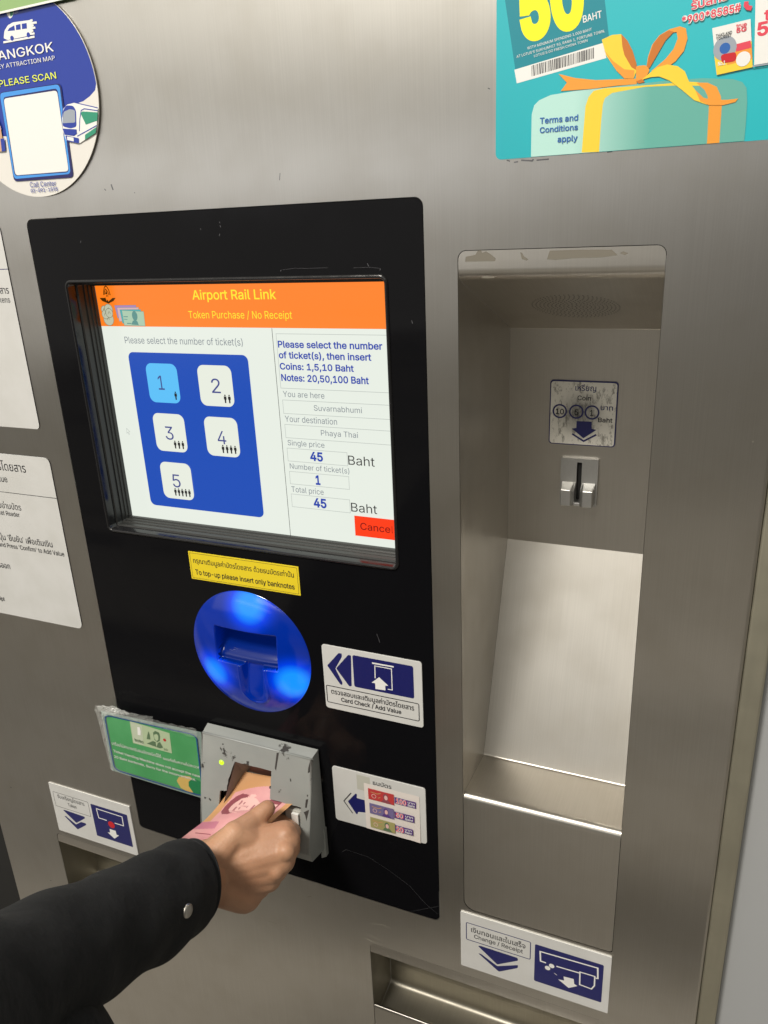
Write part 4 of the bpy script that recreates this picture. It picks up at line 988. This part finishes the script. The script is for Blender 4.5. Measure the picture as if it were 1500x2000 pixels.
# barcode strokes
bc = [(-136.6,93.1),(-95.8,99.2),(-95.5,93.1),(-136.0,86.8)]
rnd = random.Random(3); t = 0.
while t < .985:
    w = rnd.choice((.006, .006, .011, .016)); t1 = min(1., t + w)
    A = Vector(bc[0]).lerp(Vector(bc[1]), t); B_ = Vector(bc[0]).lerp(Vector(bc[1]), t1); C_ = Vector(bc[3]).lerp(Vector(bc[2]), t1); D_ = Vector(bc[3]).lerp(Vector(bc[2]), t)
    p._add([tuple(D_), tuple(C_), tuple(B_), tuple(A)], [(0, 1, 2, 3)], 'print_black'); t = t1 + rnd.choice((.005, .008, .014))
p.k += 1
p.text('50', [(-143.3,109.2),(-102.1,114.9),(-149.2,140.3)], 'print_yellow50', .12, rot=True)
p.text('BAHT', [(-103.7,113.7),(-92.2,115.3),(-104.5,117.4)], 'print_white', .03, rot=True)
p.text('WITH MINIMUM SPENDING 1,000 BAHT', [(-139.2,102.7),(-98.1,108.8),(-139.5,104.2)], 'print_white', rot=True)
p.text("AT LOTUS'S SUKHUMVIT 50, RAMA 1, FORTUNE TOWN.", [(-146.3,98.6),(-89.9,106.9),(-146.6,100.1)], 'print_white', rot=True)
p.text("LOTUS'S GO FRESH CHINA TOWN", [(-134.6,97.8),(-100.5,102.9),(-134.9,99.2)], 'print_white', rot=True)
# gift box
p.poly(cl([(-135.4,37.6),(-135.5,64.1),(-133.9,69.5),(-130.6,72.2),(-123.1,74.6),(-107.1,75.5),(-88.9,75.5),(-51.4,75.9),(-29.8,75.2),(-12.2,72.9),(-6.9,70.8),(-4.2,67.4),(-3.0,59.5),(-2.5,48.2),(-2.4,36.8),(-2.0,32.1),(-135.4,33.8)]), 'box_mint')
p.poly(cl([(-101.3,38.4),(-100.1,65.9),(-98.4,71.1),(-95.3,74.4),(-88.8,75.3),(-67.3,74.6),(-36.8,73.9),(-32.0,73.2),(-30.0,71.0),(-43.9,72.6),(-63.5,73.7),(-83.5,72.1),(-87.9,69.6),(-89.0,66.1),(-89.6,55.4),(-90.0,38.0)]), 'ribbon_yellow')
p.poly(cl([(-33.2,73.1),(-26.6,72.4),(-21.1,69.6),(-18.3,64.3),(-17.2,58.6),(-16.6,37.8),(-23.8,37.9),(-24.6,59.2),(-25.9,65.0),(-28.0,68.6)]), 'ribbon_orange')
p.poly([(-118.4,86.5),(-107.4,83.0),(-94.3,80.5),(-78.9,79.5),(-68.6,78.8),(-68.6,75.7),(-81.2,76.0),(-96.6,75.7),(-116.5,76.3),(-112.6,80.8)], 'ribbon_orange')
p.poly([(-91.6,102.9),(-85.4,104.8),(-79.8,104.6),(-79.0,102.6),(-78.7,97.5),(-75.1,90.3),(-70.5,85.9),(-69.1,83.4),(-70.7,79.0),(-76.4,79.6),(-81.7,84.7),(-88.6,94.1)], 'ribbon_yellow')
p.poly([(-79.8,104.6),(-75.8,100.6),(-72.3,94.6),(-69.6,87.5),(-69.1,83.4),(-72.4,85.5),(-77.2,92.8),(-78.7,97.5)], 'ribbon_deep')
p.poly([(-90.0,97.1),(-83.9,90.1),(-76.7,84.8),(-70.4,83.6),(-70.7,79.0),(-76.4,79.6),(-81.7,84.7)], 'ribbon_orange')
p.poly([(-63.5,82.9),(-62.8,90.1),(-60.8,96.6),(-56.9,101.2),(-51.2,103.8),(-45.3,104.7),(-41.7,103.2),(-40.3,97.6),(-41.8,91.2),(-46.2,86.1),(-53.0,81.8),(-60.4,82.0),(-52.3,87.9),(-47.9,93.0),(-46.0,98.3),(-46.9,101.9),(-52.2,101.7),(-56.6,97.3),(-59.2,90.9),(-61.2,84.3)], 'ribbon_orange')
p.poly([(-63.5,82.9),(-62.4,90.1),(-60.2,97.1),(-56.3,101.4),(-51.4,103.3),(-48.6,102.1),(-53.1,98.0),(-57.4,90.7),(-61.2,84.3)], 'ribbon_deep')
p.poly(rquad([(-69.9,85.8),(-63.7,85.9),(-61.0,82.6),(-63.3,79.4),(-66.1,75.7),(-69.4,77.7),(-69.3,82.9)], 2), 'ribbon_orange')
p.poly([(-69.0,77.3),(-65.7,78.2),(-63.7,76.4),(-67.4,75.8)], 'ribbon_deep')
p.poly([(-65.6,77.9),(-61.5,80.9),(-56.8,83.9),(-50.9,84.8),(-44.7,83.2),(-40.3,79.9),(-37.4,74.0),(-33.4,69.1),(-29.5,64.8),(-25.0,61.5),(-26.1,60.3),(-33.5,63.4),(-41.2,69.8),(-48.9,75.7),(-55.2,78.6),(-60.1,78.8)], 'ribbon_yellow')
p.poly([(-33.4,69.1),(-28.2,64.3),(-22.8,62.5),(-14.5,61.9),(-8.2,62.0),(-9.7,60.2),(-16.6,59.1),(-24.9,59.9),(-29.9,62.5)], 'ribbon_orange')
p.text('Terms and', [(-129.8,58.9),(-104.5,57.1),(-129.9,62.4)], 'print_blue', .035)
p.text('Conditions', [(-129.7,53.3),(-104.4,51.5),(-129.8,56.6)], 'print_blue', .035)
p.text('apply', [(-117.6,46.2),(-104.3,45.5),(-117.7,49.7)], 'print_blue', .035)
# phone code, white halo under red lettering
for w_, c_ in ((.16, 'print_white'), (.05, 'print_pink')):
    p.text('รับสิทธิ์', [(-39.5,112.6),(-18.8,115.5),(-40.2,115.9)], c_, w_, rot=True, thai=True)
    p.text('*900*8585#', [(-44.2,105.5),(-11.6,108.6),(-45.2,109.3)], c_, w_, rot=True)
p.line([(-9.1,113.0),(-9.2,111.1),(-8.0,109.7),(-5.9,109.1)], 2.4, 'print_pink')
# leaflet picture
p.poly([(-26.7,101.4),(-5.9,103.7),(-2.0,78.2),(-21.7,76.0)], 'print_white')
p.poly([(-24.5,88.2),(-18.5,89.7),(-4.1,91.9),(-2.0,78.2),(-21.7,76.0)], 'ribbon_yellow'); p.poly([(-18.3,87.5),(-3.9,90.8),(-2.8,82.6),(-16.4,80.8)], 'ribbon_orange')
p.poly([(-13.0,91.3),(-4.7,92.5),(-3.9,88.6),(-12.0,87.4)], 'print_pink'); p.poly(circ(*(-18.5,89.9), 6.5, 20), 'train_shade'); p.poly(circ(*(-18.5,89.9), 3., 16), 'print_blue')
p.poly(rquad([(-20.7,86.7),(-12.0,87.4),(-11.5,82.4),(-19.4,82.0)], 2), 'print_red')
p.poly(circ(*(-7.7,83.1), 4., 18), 'print_white')
p.text('THAILAND', [(-24.1,96.2),(-15.3,97.3),(-24.4,97.7)], 'print_black', .03, rot=True); p.text('TOURIST', [(-23.8,94.6),(-15.4,95.7),(-24.0,96.0)], 'print_black', .03, rot=True)
p.text('true', [(-13.3,99.9),(-7.6,100.5),(-13.6,101.8)], 'print_pink', .04, rot=True); p.text('5G', [(-13.0,97.3),(-7.4,97.9),(-13.5,99.5)], 'print_pink', .06, rot=True); p.text('No.1', [(-21.5,80.9),(-17.4,81.3),(-21.8,82.9)], 'print_white', .05, rot=True)
p.poly([(-4.7,117.6),(-1.3,79.2),(12.8,79.9),(8.5,115.8)], 'print_white')
p.line([(-2.2,78.6),(12.8,79.2)], .8, 'train_shade')
p.text('true', [(1.5,101.8),(18.5,103.5),(0.4248,107.1)], 'print_pink', .05, rot=True); p.text('5G', [(-1.4,94.2),(13.0,95.7),(-2.4,100.7)], 'print_pink', .07, rot=True)
p.build('artwork', PS)

# ------------------------------------------------------------------ green notice taped beside the slot
GN = thing('green_notice', (-560, -6, -605), 'green laminated notice with a banknote picture, taped left of the grey slot box', 'notice')
gc = [(-615.1,-513.5),(-484.8,-509.4),(-488.0,-595.0),(-615.9,-592.2)]
def gpos(u, v_):                       # u left-right, v bottom-top; the sheet lifts from the machine towards its right
    a = Vector(gc[3]).lerp(Vector(gc[2]), u); b_ = Vector(gc[0]).lerp(Vector(gc[1]), u); c_ = a.lerp(b_, v_)
    return (c_.x, -12 - .35 * math.sin(u * 3.1) - .25 * math.sin(v_ * 2.6), c_.y)
def gsheet(name, out, m, yo, n=14, par=GN):
    v, F = [], []
    for i in range(n + 1):
        for j in range(n + 1):
            u = -out + (1 + 2 * out) * i / n; w = -out + (1 + 2 * out) * j / n; a = gpos(u, w); v.append((a[0], a[1] + yo, a[2]))
    for i in range(n):
        for j in range(n): a = i * (n + 1) + j; F.append((a, a + n + 1, a + n + 2, a + 1))
    return mesh(name, v, F, m, par, smooth=True)
mat('print_edge', (.42, .55, .50), .2, Alpha=.55); gsheet('laminate', .035, 'print_edge', .25)
class GPrint(Print):
    """prints bend with the sheet"""
    def build(s, name, parent, label=None):
        g3, g2, g1, g0 = gc[3], gc[2], gc[1], gc[0]; out = []
        y0 = s.y
        for (x, y, z) in s.v:
            # invert the bilinear map by iteration
            u, w = .5, .5
            for _ in range(6):
                a = gpos(u, w); ex, ez = x - a[0], z - a[2]
                du = gpos(u + .01, w); dw = gpos(u, w + .01)
                J = ((du[0] - a[0]) / .01, (dw[0] - a[0]) / .01, (du[2] - a[2]) / .01, (dw[2] - a[2]) / .01)
                D_ = J[0] * J[3] - J[1] * J[2]; u += (J[3] * ex - J[1] * ez) / D_; w += (-J[2] * ex + J[0] * ez) / D_
            out.append((x, gpos(u, w)[1] + (y - y0) - .4, z))
        s.v = out
        return mesh(name, s.v, s.f, s.mats, parent, fm=s.m)
p = GPrint(0.)
gq = lambda us: [(gpos(a, b_)[0], gpos(a, b_)[2]) for a, b_ in us]
ru = rquad([(.022, .03), (.985, .03), (.985, .97), (.022, .97)], .07, 6)
def dens(L, k=6):
    out = []
    for i in range(len(L)):
        a, b_ = Vector(L[i]), Vector(L[(i + 1) % len(L)]); m_ = max(1, int((b_ - a).length / .12))
        out += [tuple(a.lerp(b_, t / m_)) for t in range(m_)]
    return out
p.poly(gq(dens(ru)), 'notice_green')
p.poly([(-523.7,-581.9),(-519.9,-575.9),(-512.2,-571.9),(-503.7,-570.7),(-501.2,-572.8),(-506.3,-578.4),(-507.9,-584.5),(-502.8,-592.3),(-504.4,-593.1),(-512.8,-593.0),(-519.5,-590.6)], 'notice_sand')
p.poly([(-501.2,-572.8),(-494.3,-572.6),(-487.7,-574.6),(-486.9,-584.2),(-488.6,-591.7),(-495.9,-592.7),(-502.6,-592.6),(-507.6,-585.1),(-506.9,-578.6)], 'notice_dark_green')
p.poly([(-577.6,-514.3),(-522.8,-517.4),(-523.9,-544.5),(-578.3,-544.3)], 'note_green')
p.poly([(-576.4,-515.4),(-560.7,-516.5),(-562.8,-543.2),(-577.1,-543.3)], 'note_patch') if 'note_patch' in M else (mat('note_patch', (.50, .56, .42), .5), p.poly([(-576.4,-515.4),(-560.7,-516.5),(-562.8,-543.2),(-577.1,-543.3)], 'note_patch'))
p.poly([(-546.1,-522.5),(-542.7,-519.2),(-537.3,-520.3),(-536.8,-525.6),(-538.5,-531.5),(-542.5,-534.2),(-546.0,-531.3)], 'note_green_dark'); p.poly([(-545.2,-525.0),(-541.3,-522.9),(-539.2,-524.9),(-540.2,-530.3),(-543.0,-532.9),(-545.5,-529.8)], 'note_green')
p.poly([(-557.9,-539.8),(-548.2,-533.9),(-544.7,-534.4),(-542.0,-535.1),(-538.3,-532.8),(-535.0,-539.5),(-539.6,-541.7)], 'note_green_dark'); p.poly([(-544.3,-534.6),(-541.6,-535.0),(-544.5,-541.3)], 'note_green')
p.poly([(-552.4,-522.0),(-551.4,-526.5),(-551.5,-532.7),(-556.7,-533.3),(-555.0,-528.1)], 'note_green_dark'); p.poly(circ(*(-531.1,-528.3), 2, 8), 'print_red')
p.poly([(-567.5,-520.1),(-564.1,-519.3),(-563.4,-524.6),(-564.8,-530.5),(-568.9,-530.8)], 'print_white')
p.text('๒๐๒๐', [(-574.7,-540.9),(-562.4,-541.0),(-574.0,-536.9)], 'note_green_dark', .03, rot=True, thai=True); p.text('20', [(-534.4,-542.5),(-529.0,-542.3),(-533.9,-540.0)], 'note_green_dark', .03, rot=True)
p.text('เครื่องไม่สามารถรับธนบัตรชนิดนี้ได้', [(-610.6,-554.7),(-539.9,-554.8),(-610.0,-551.4)], 'print_white', rot=True, thai=True)
p.text('ขออภัยในความไม่สะดวก', [(-537.6,-556.1),(-487.7,-555.9),(-537.1,-553.2)], 'print_white', rot=True, thai=True)
p.text('Ticket Vending Machine does not accept the new', [(-610.7,-564.8),(-489.5,-567.9),(-610.5,-561.5)], 'print_white', .015, rot=True)
p.text('20 Baht banknote, Sorry for the inconvenience.', [(-610.9,-572.9),(-495.7,-574.3),(-610.7,-569.6)], 'print_white', .015, rot=True)
bl = gq(dens(rquad([(.01, .015), (.99, .015), (.99, .985), (.01, .985)], .08, 6)))
p.line(bl, 1.5, 'notice_blue', True)
p.build('lettering', GN)
# clear sleeve and tape along the top, crumpled
def crumple(name, cor, y, amp, m, n=(26, 8), seed=1):
    rn = random.Random(seed); v, F = [], []
    for i in range(n[0] + 1):
        for j in range(n[1] + 1):
            u, w = i / n[0], j / n[1]; a = Vector(cor[0]).lerp(Vector(cor[1]), u); b_ = Vector(cor[3]).lerp(Vector(cor[2]), u); c_ = b_.lerp(a, w)
            v.append((c_.x + rn.uniform(-1, 1) * amp * .5, y - amp * (math.sin(9 * u + 2 * w) * .5 + .5) + rn.uniform(-1, 1) * amp * .35, c_.y + rn.uniform(-1, 1) * amp * .35))
    for i in range(n[0]):
        for j in range(n[1]): a = i * (n[1] + 1) + j; F.append((a, a + n[1] + 1, a + n[1] + 2, a + 1))
    return mesh(name, v, F, m, GN)
crumple('clear_sleeve', [(-620.1,-501.5),(-594.7,-497.2),(-570.8,-501.2),(-612.0,-512.8)], -15, 2.4, 'clear_tape', seed=4)
crumple('adhesive_tape', [(-621.6,-502.0),(-541.2,-499.5),(-542.4,-509.5),(-627.5,-511.6)], -14, 1.5, 'clear_sleeve', seed=2)
crumple('clear_sleeve', [(-599.6,-499.6),(-482.7,-500.4),(-482.3,-510.8),(-601.5,-509.0)], -16, 1.6, 'clear_sleeve', seed=5)
crumple('clear_sleeve', [(-623.4,-506.4),(-615.1,-513.5),(-615.9,-592.2),(-618.0,-589.1)], -14.6, 1., 'clear_tape', n=(6, 20), seed=6)

# ------------------------------------------------------------------ banknote held into the slot
BN = bpy.data.objects.new('banknote', None); COL.objects.link(BN); BN.empty_display_size = .02
tag(BN, 'pink 100 baht note being pushed into the grey slot by the hand', 'banknote')
Lp = [(-0.4364,-0.0040,0.9486),(-0.4528,-0.0300,0.9233),(-0.4580,-0.0540,0.9177),(-0.4586,-0.0820,0.9227),(-0.4499,-0.1060,0.9364),(-0.4413,-0.1260,0.9482)]
Rp = [(-0.3534,-0.0040,0.9512),(-0.3653,-0.0300,0.9425),(-0.3742,-0.0490,0.9366),(-0.3977,-0.0560,0.9087),(-0.4174,-0.0620,0.8867),(-0.4292,-0.0680,0.8748)]
BN.location = Lp[5]
def lerpn(L, t):
    k = min(int(t * (len(L) - 1)), len(L) - 2); f_ = t * (len(L) - 1) - k
    p0, p1, p2, p3 = (Vector(L[max(k - 1, 0)]), Vector(L[k]), Vector(L[k + 1]), Vector(L[min(k + 2, len(L) - 1)]))
    return .5 * ((2 * p1) + (-p0 + p2) * f_ + (2 * p0 - 5 * p1 + 4 * p2 - p3) * f_ ** 2 + (-p0 + 3 * p1 - 3 * p2 + p3) * f_ ** 3)
def notepos(s, w, off=0.):
    a = lerpn(Lp, s); b_ = lerpn(Rp, s); c_ = a.lerp(b_, w)
    a2 = lerpn(Lp, min(1, s + .02)); b2 = lerpn(Rp, min(1, s + .02)); du = (b_ - a).normalized(); dv_ = (a2 - a) + (b2 - b_)
    if dv_.length < 1e-7: dv_ = a - lerpn(Lp, s - .02)
    nn = du.cross(dv_.normalized()).normalized()
    if nn.y > 0: nn = -nn
    c_ = c_ + nn * (.0035 * math.sin(math.pi * w) - .0012 * math.sin(3 * math.pi * w + 4 * s)) + nn * off
    return c_
ns, nw = 260, 130; v, F, fm = [], [], []
for i in range(ns + 1):
    for j in range(nw + 1): v.append(tuple(notepos(i / ns, j / nw)))
# print of the note: regions in (across, along) coordinates, later ones lie on top
REG = []
def fpoly(L, m): REG.append((np.array(L), m))
def FH(L): return [(.13 + a * .72, .135 + b_ * .225) for a, b_ in L]     # bust: a = hair to chest, b = slot side to outer side
O_, P_i, LI, MG, BL, PK = 1, 0, 2, 3, 4, 5
fpoly([(0, 0), (1, 0), (1, .05), (.6, .07), (.25, .11), (0, .15)], O_); fpoly([(0, 0), (.10, 0), (.13, .42), (0, .42)], O_); fpoly([(.915, 0), (1, 0), (1, 1), (.915, 1)], O_)
fpoly([(0, .42), (.30, .43), (.32, .50), (0, .52)], LI); fpoly([(.1, .56), (.34, .56), (.34, .572), (.1, .572)], MG)
fpoly(FH([(.78, -.1), (.98, -.3), (1.05, 1.3), (.80, 1.0), (.74, .5)]), MG)
for b0 in (.0, .25, .5, .75, 1.0): fpoly(FH([(.84, b0), (.97, b0 - .02), (.98, b0 + .10), (.86, b0 + .09)]), BL)
fpoly(FH([(.0, .45), (.01, .25), (.06, .10), (.16, .02), (.33, .05), (.34, .14), (.26, .2), (.26, .84), (.34, .90), (.26, .97), (.12, .93), (.03, .74)]), MG)
fpoly(FH([(.62, .34), (.80, .28), (.82, .68), (.62, .64)]), BL)
fpoly(FH([(.17, .34), (.24, .17), (.42, .10), (.54, .15), (.66, .28), (.73, .46), (.72, .60), (.62, .78), (.46, .91), (.28, .88), (.18, .70), (.155, .50)]), BL)
fpoly(FH([(.36, .04), (.44, .02), (.49, .07), (.46, .13), (.38, .13)]), BL)
for L in ([(.28, .24), (.325, .26), (.335, .46), (.30, .46)], [(.29, .57), (.325, .57), (.34, .80), (.295, .80)], [(.375, .33), (.405, .33), (.41, .44), (.385, .44)], [(.375, .60), (.405, .60), (.41, .71), (.385, .71)], [(.50, .48), (.515, .47), (.52, .60), (.505, .60)], [(.585, .40), (.615, .39), (.62, .66), (.59, .67)]): fpoly(FH(L), 6)
fpoly(FH([(.36, .51), (.485, .49), (.50, .54), (.485, .56), (.36, .54)]), PK); fpoly(FH([(.20, .80), (.46, .91), (.62, .78), (.72, .60), (.66, .58), (.56, .70), (.40, .80), (.26, .78)]), PK)
def inpoly(P_, x, y):
    c_ = False
    for k in range(len(P_)):
        x1_, y1_ = P_[k - 1]; x2_, y2_ = P_[k]
        c_ = c_ ^ (((y1_ > y) != (y2_ > y)) & (x < (x2_ - x1_) * (y - y1_) / ((y2_ - y1_) + 1e-12) + x1_))
    return c_
gi, gj = np.meshgrid((np.arange(ns) + .5) / ns, (np.arange(nw) + .5) / nw, indexing='ij')
idx = np.zeros((ns, nw), int)
for L, m_ in REG: idx[inpoly(L, gj, gi)] = m_
for i in range(ns):
    for j in range(nw):
        a = i * (nw + 1) + j; F.append((a, a + nw + 1, a + nw + 2, a + 1))
mesh('note_sheet', v, F, ['note_pink', 'note_orange', 'note_lilac', 'note_magenta', 'note_blush', 'note_shade', 'note_line'], BN, smooth=True, mm=False, fm=[int(q) for q in idx.ravel()])

# ------------------------------------------------------------------ person: right hand and black sleeve
PE = bpy.data.objects.new('person', None); COL.objects.link(PE); PE.empty_display_size = .05
tag(PE, 'person in a black long-sleeved jacket, right hand pushing a banknote into the machine', 'person')
PE.location = (-.9, -.45, .05)
Z = lambda L: [Vector(q) for q in L]
def cap(bm, a, b, ra, rb, n=14, sq=None):
    """rounded, tapered limb piece from a to b"""
    a, b = Vector(a), Vector(b); d = b - a; L = d.length; t = d.normalized(); u = t.orthogonal().normalized(); w = t.cross(u)
    rings = []
    prof = [(-ra * math.cos(x), ra * math.sin(x)) for x in [math.pi / 2 * k / 4 for k in range(1, 5)]] + [(L * k / 4, ra + (rb - ra) * k / 4) for k in (1, 2, 3)] + [(L + rb * math.sin(x), rb * math.cos(x)) for x in [math.pi / 2 * k / 4 for k in range(0, 4)]]
    p0 = bm.verts.new(a - t * ra); p1 = bm.verts.new(b + t * rb)
    for h, r in prof:
        c = a + t * h; rings.append([bm.verts.new(c + (u * math.cos(2 * math.pi * k / n) + w * math.sin(2 * math.pi * k / n)) * r) for k in range(n)])
    for k in range(n):
        bm.faces.new((p0, rings[0][(k + 1) % n], rings[0][k])); bm.faces.new((p1, rings[-1][k], rings[-1][(k + 1) % n]))
        for i in range(len(rings) - 1): bm.faces.new((rings[i][k], rings[i][(k + 1) % n], rings[i + 1][(k + 1) % n], rings[i + 1][k]))
bm = bmesh.new()
# joints, placed in space (wrist, knuckles, finger joints)
WR = Z([(-0.4077,-0.1146,0.9343),(-0.4041,-0.1196,0.9121)])                              # wrist top and bottom
MC = Z([(-0.3510,-0.0651,0.9426),(-0.3444,-0.0778,0.9356),(-0.3515,-0.0878,0.9185),(-0.3685,-0.0941,0.8986)])   # knuckles, index to little
PI_ = Z([(-0.3591,-0.0400,0.9211),(-0.3582,-0.0459,0.9054),(-0.3656,-0.0565,0.8873),(-0.3786,-0.0690,0.8708)])  # middle joints, beyond the hand
DI = Z([(-0.3771,-0.0310,0.9198),(-0.3826,-0.0346,0.8967),(-0.3916,-0.0464,0.8775),(-0.4001,-0.0607,0.8628)])
TI = Z([(-0.3863,-0.0364,0.9252),(-0.3882,-0.0517,0.9098),(-0.3933,-0.0653,0.8961),(-0.3995,-0.0751,0.8786)])
TH = Z([(-0.3971,-0.1148,0.9452),(-0.3874,-0.0944,0.9562),(-0.3815,-0.0695,0.9535),(-0.3742,-0.0567,0.9598)])    # thumb base, knuckle, joint, tip
FA = Z([(-0.3943,-0.1970,0.9695)])[0]                                        # forearm inside the sleeve
cap(bm, WR[0], FA + Vector((0, 0, .012)), .019, .020); cap(bm, WR[1], FA - Vector((0, 0, .012)), .0185, .020)
cap(bm, WR[0].lerp(WR[1], .5), FA, .024, .025)
for i, (r0, r1) in enumerate(((.0165, .0125), (.017, .0125), (.0165, .0118), (.0155, .011))):
    w = WR[0].lerp(WR[1], i / 3); cap(bm, w, MC[i], r0 + .0035, r1 + .001)
for i in range(3):
    cap(bm, WR[0].lerp(WR[1], (i + .5) / 3), MC[i].lerp(MC[i + 1], .5) + Vector((0, .0015, 0)), .0205, .0150)
# palm filling behind, heel of the hand
dp = (Vector(TI[2]) - Vector(MC[2])).normalized() * .012
for i in range(4): cap(bm, WR[0].lerp(WR[1], i / 3) + dp, MC[i].lerp(WR[1], .35) + dp * 1.4, .018, .018)
HE = Z([(-0.3926,-0.1152,0.9103),(-0.3792,-0.1037,0.8950)]); cap(bm, HE[0], HE[1], .020, .019)
cap(bm, HE[1], MC[3], .018, .013)
rads = ((.0112, .0098, .0088, .0078), (.0112, .0100, .0090, .0080), (.0106, .0094, .0085, .0076), (.0096, .0084, .0076, .0068))
for i in range(4):
    a, b_, c_, d_ = rads[i]
    cap(bm, MC[i], PI_[i], a, b_); cap(bm, PI_[i], DI[i], b_, c_); cap(bm, DI[i], TI[i], c_, d_)
cap(bm, WR[0].lerp(TH[0], .3), TH[1], .018, .0125); cap(bm, TH[0], TH[1], .016, .0125); cap(bm, TH[1], TH[2], .0122, .0108); cap(bm, TH[2], TH[3], .0110, .0086)
cap(bm, TH[1], MC[0].lerp(WR[0], .35), .013, .014)                               # web between thumb and index
for i in range(4):                                                               # knuckle heads
    kd = (Vector((0, -.58, 1.5)) - MC[i]).normalized() * (.0055 if i < 3 else .004); cap(bm, MC[i] + kd, MC[i] + kd * 1.15 + Vector((.001, 0, 0)), .0108, .0100)
me = bpy.data.meshes.new('hand'); bm.to_mesh(me); bm.free()
hand = bpy.data.objects.new('hand', me); COL.objects.link(hand)
md = hand.modifiers.new('r', 'REMESH'); md.mode = 'VOXEL'; md.voxel_size = .0013
md = hand.modifiers.new('s', 'SMOOTH'); md.factor = .5; md.iterations = 15
dg = bpy.context.evaluated_depsgraph_get(); me2 = bpy.data.meshes.new_from_object(hand.evaluated_get(dg)); hand.modifiers.clear(); hand.data = me2; me2.name = 'hand'
me2.materials.clear(); me2.materials.append(M['skin']); me2.polygons.foreach_set('use_smooth', [True] * len(me2.polygons))
child(hand, PE)

# sleeve: tube with a folded cuff
SC = Z([(-0.3911,-0.1535,0.9524),(-0.3931,-0.1664,0.9575),(-0.3942,-0.2037,0.9732),(-0.3949,-0.2581,0.9982),(-0.3921,-0.3144,1.0290),(-0.3781,-0.3838,1.0728),(-0.3445,-0.4595,1.1372)])
def loft(name, cs, rad, m, par, nseg=110, nc=72, wob=None, cap_in=.0):
    v, F = [], []; k = len(cs) - 1
    for i in range(nseg + 1):
        t = i / nseg; c_ = lerpn([tuple(q) for q in cs], t); d_ = (lerpn([tuple(q) for q in cs], min(1, t + .01)) - lerpn([tuple(q) for q in cs], max(0, t - .01))).normalized()
        u = d_.cross(Vector((0, 0, 1))).normalized(); w = u.cross(d_).normalized(); rx, rz = rad(t)
        for j in range(nc):
            a = 2 * math.pi * j / nc; q = 1 + (wob(t, a) if wob else 0)
            v.append(tuple(c_ + (u * math.cos(a) * rx + w * math.sin(a) * rz) * q))
    for i in range(nseg): F += [(i * nc + j, (i + 1) * nc + j, (i + 1) * nc + (j + 1) % nc, i * nc + (j + 1) % nc) for j in range(nc)]
    return mesh(name, v, F, m, par, smooth=True, mm=False)
def srad(t):
    r = .0385 + .0035 * sst(.06, .35, t) + .008 * sst(.4, 1, t); b_ = .003 * sst(.10, .16, t)
    return (r * .80 + b_, r + b_)
def swob(t, a):
    f_ = sst(.12, .3, t)
    return f_ * (.020 * math.sin(3 * a + 26 * t) + .020 * math.sin(2 * a - 41 * t + 1) + .02 * math.sin(5 * a + 9 * t) * math.sin(30 * t)) + .012 * math.sin(2 * a + 1) - .055 * math.exp(-((t - .105) / .006) ** 2)
slv = loft('sleeve', SC, srad, 'black_cloth', PE, wob=swob)
md = slv.modifiers.new('t', 'SOLIDIFY'); md.thickness = .0022; md.offset = -1
# cuff seam stitching line and snap button
sb = Z([(-0.3590,-0.2027,0.9801)])[0]
cen = lerpn([tuple(q) for q in SC], .045); ax = (Vector(SC[0]) - Vector(SC[1])).normalized()
out = (sb - Vector((0, -.58, 1.5))).normalized()
def disc(name, c, nrm, prof, m, par):
    nrm = nrm.normalized(); u = nrm.orthogonal().normalized(); w = nrm.cross(u); v = [tuple(c + nrm * prof[0][1])]; F = []; n = 28
    for r, h in prof[1:]: v += [tuple(c + nrm * h + (u * math.cos(2 * math.pi * k / n) + w * math.sin(2 * math.pi * k / n)) * r) for k in range(n)]
    F += [(0, 1 + k, 1 + (k + 1) % n) for k in range(n)]
    for i in range(len(prof) - 2): F += [(1 + i * n + k, 1 + (i + 1) * n + k, 1 + (i + 1) * n + (k + 1) % n, 1 + i * n + (k + 1) % n) for k in range(n)]
    return fixn(mesh(name, v, F, m, par, smooth=True, mm=False))
# find where the view line meets the sleeve
from mathutils.bvhtree import BVHTree
sm = slv.data; bv = BVHTree.FromPolygons([q.co.copy() for q in sm.vertices], [tuple(q.vertices) for q in sm.polygons])
hit = bv.ray_cast(Vector((0, -.58, 1.5)), out)
if hit[0] is not None:
    hn = hit[1] if hit[1].dot(out) < 0 else -hit[1]
    disc('snap_button', hit[0], hn, [(0, .0016), (.0034, .0016), (.0048, .0013), (.0055, .0007), (.0058, -.0008)], 'snap_metal', PE)
def ring_at(t, off):
    c_ = lerpn([tuple(q) for q in SC], t); d_ = (lerpn([tuple(q) for q in SC], min(1, t + .01)) - lerpn([tuple(q) for q in SC], max(0, t - .01))).normalized()
    u = d_.cross(Vector((0, 0, 1))).normalized(); w = u.cross(d_).normalized(); rx, rz = srad(t)
    return [tuple(c_ + (u * math.cos(a) * (rx + off) + w * math.sin(a) * (rz + off)) * (1 + swob(t, a))) for a in [2 * math.pi * k / 72 for k in range(73)]]
for t in (.012, .088, .094): tube('cuff_seam', ring_at(t, .0001), .00045, 'cloth_stitch', PE, n=6, mm=False)
# front of the jacket, lower left
v, F = [], []
TC = Z([(-0.4597,-0.4154,0.9107),(-0.4415,-0.5038,0.7291)])
TC = [TC[0], TC[0] + Vector((-.02, -.02, -.28)), TC[0] + Vector((-.03, -.03, -.56))]
jk = loft('jacket', [tuple(TC[0] + Vector((-.03, -.04, .16))), tuple(TC[0] + Vector((-.02, -.02, .05)))] + [tuple(q) for q in TC], lambda t: (.06 + .09 * sst(0, .4, t), .06 + .10 * sst(0, .4, t)), 'black_cloth', PE, nseg=30, nc=40, wob=lambda t, a: .04 * math.sin(3 * a + 8 * t))
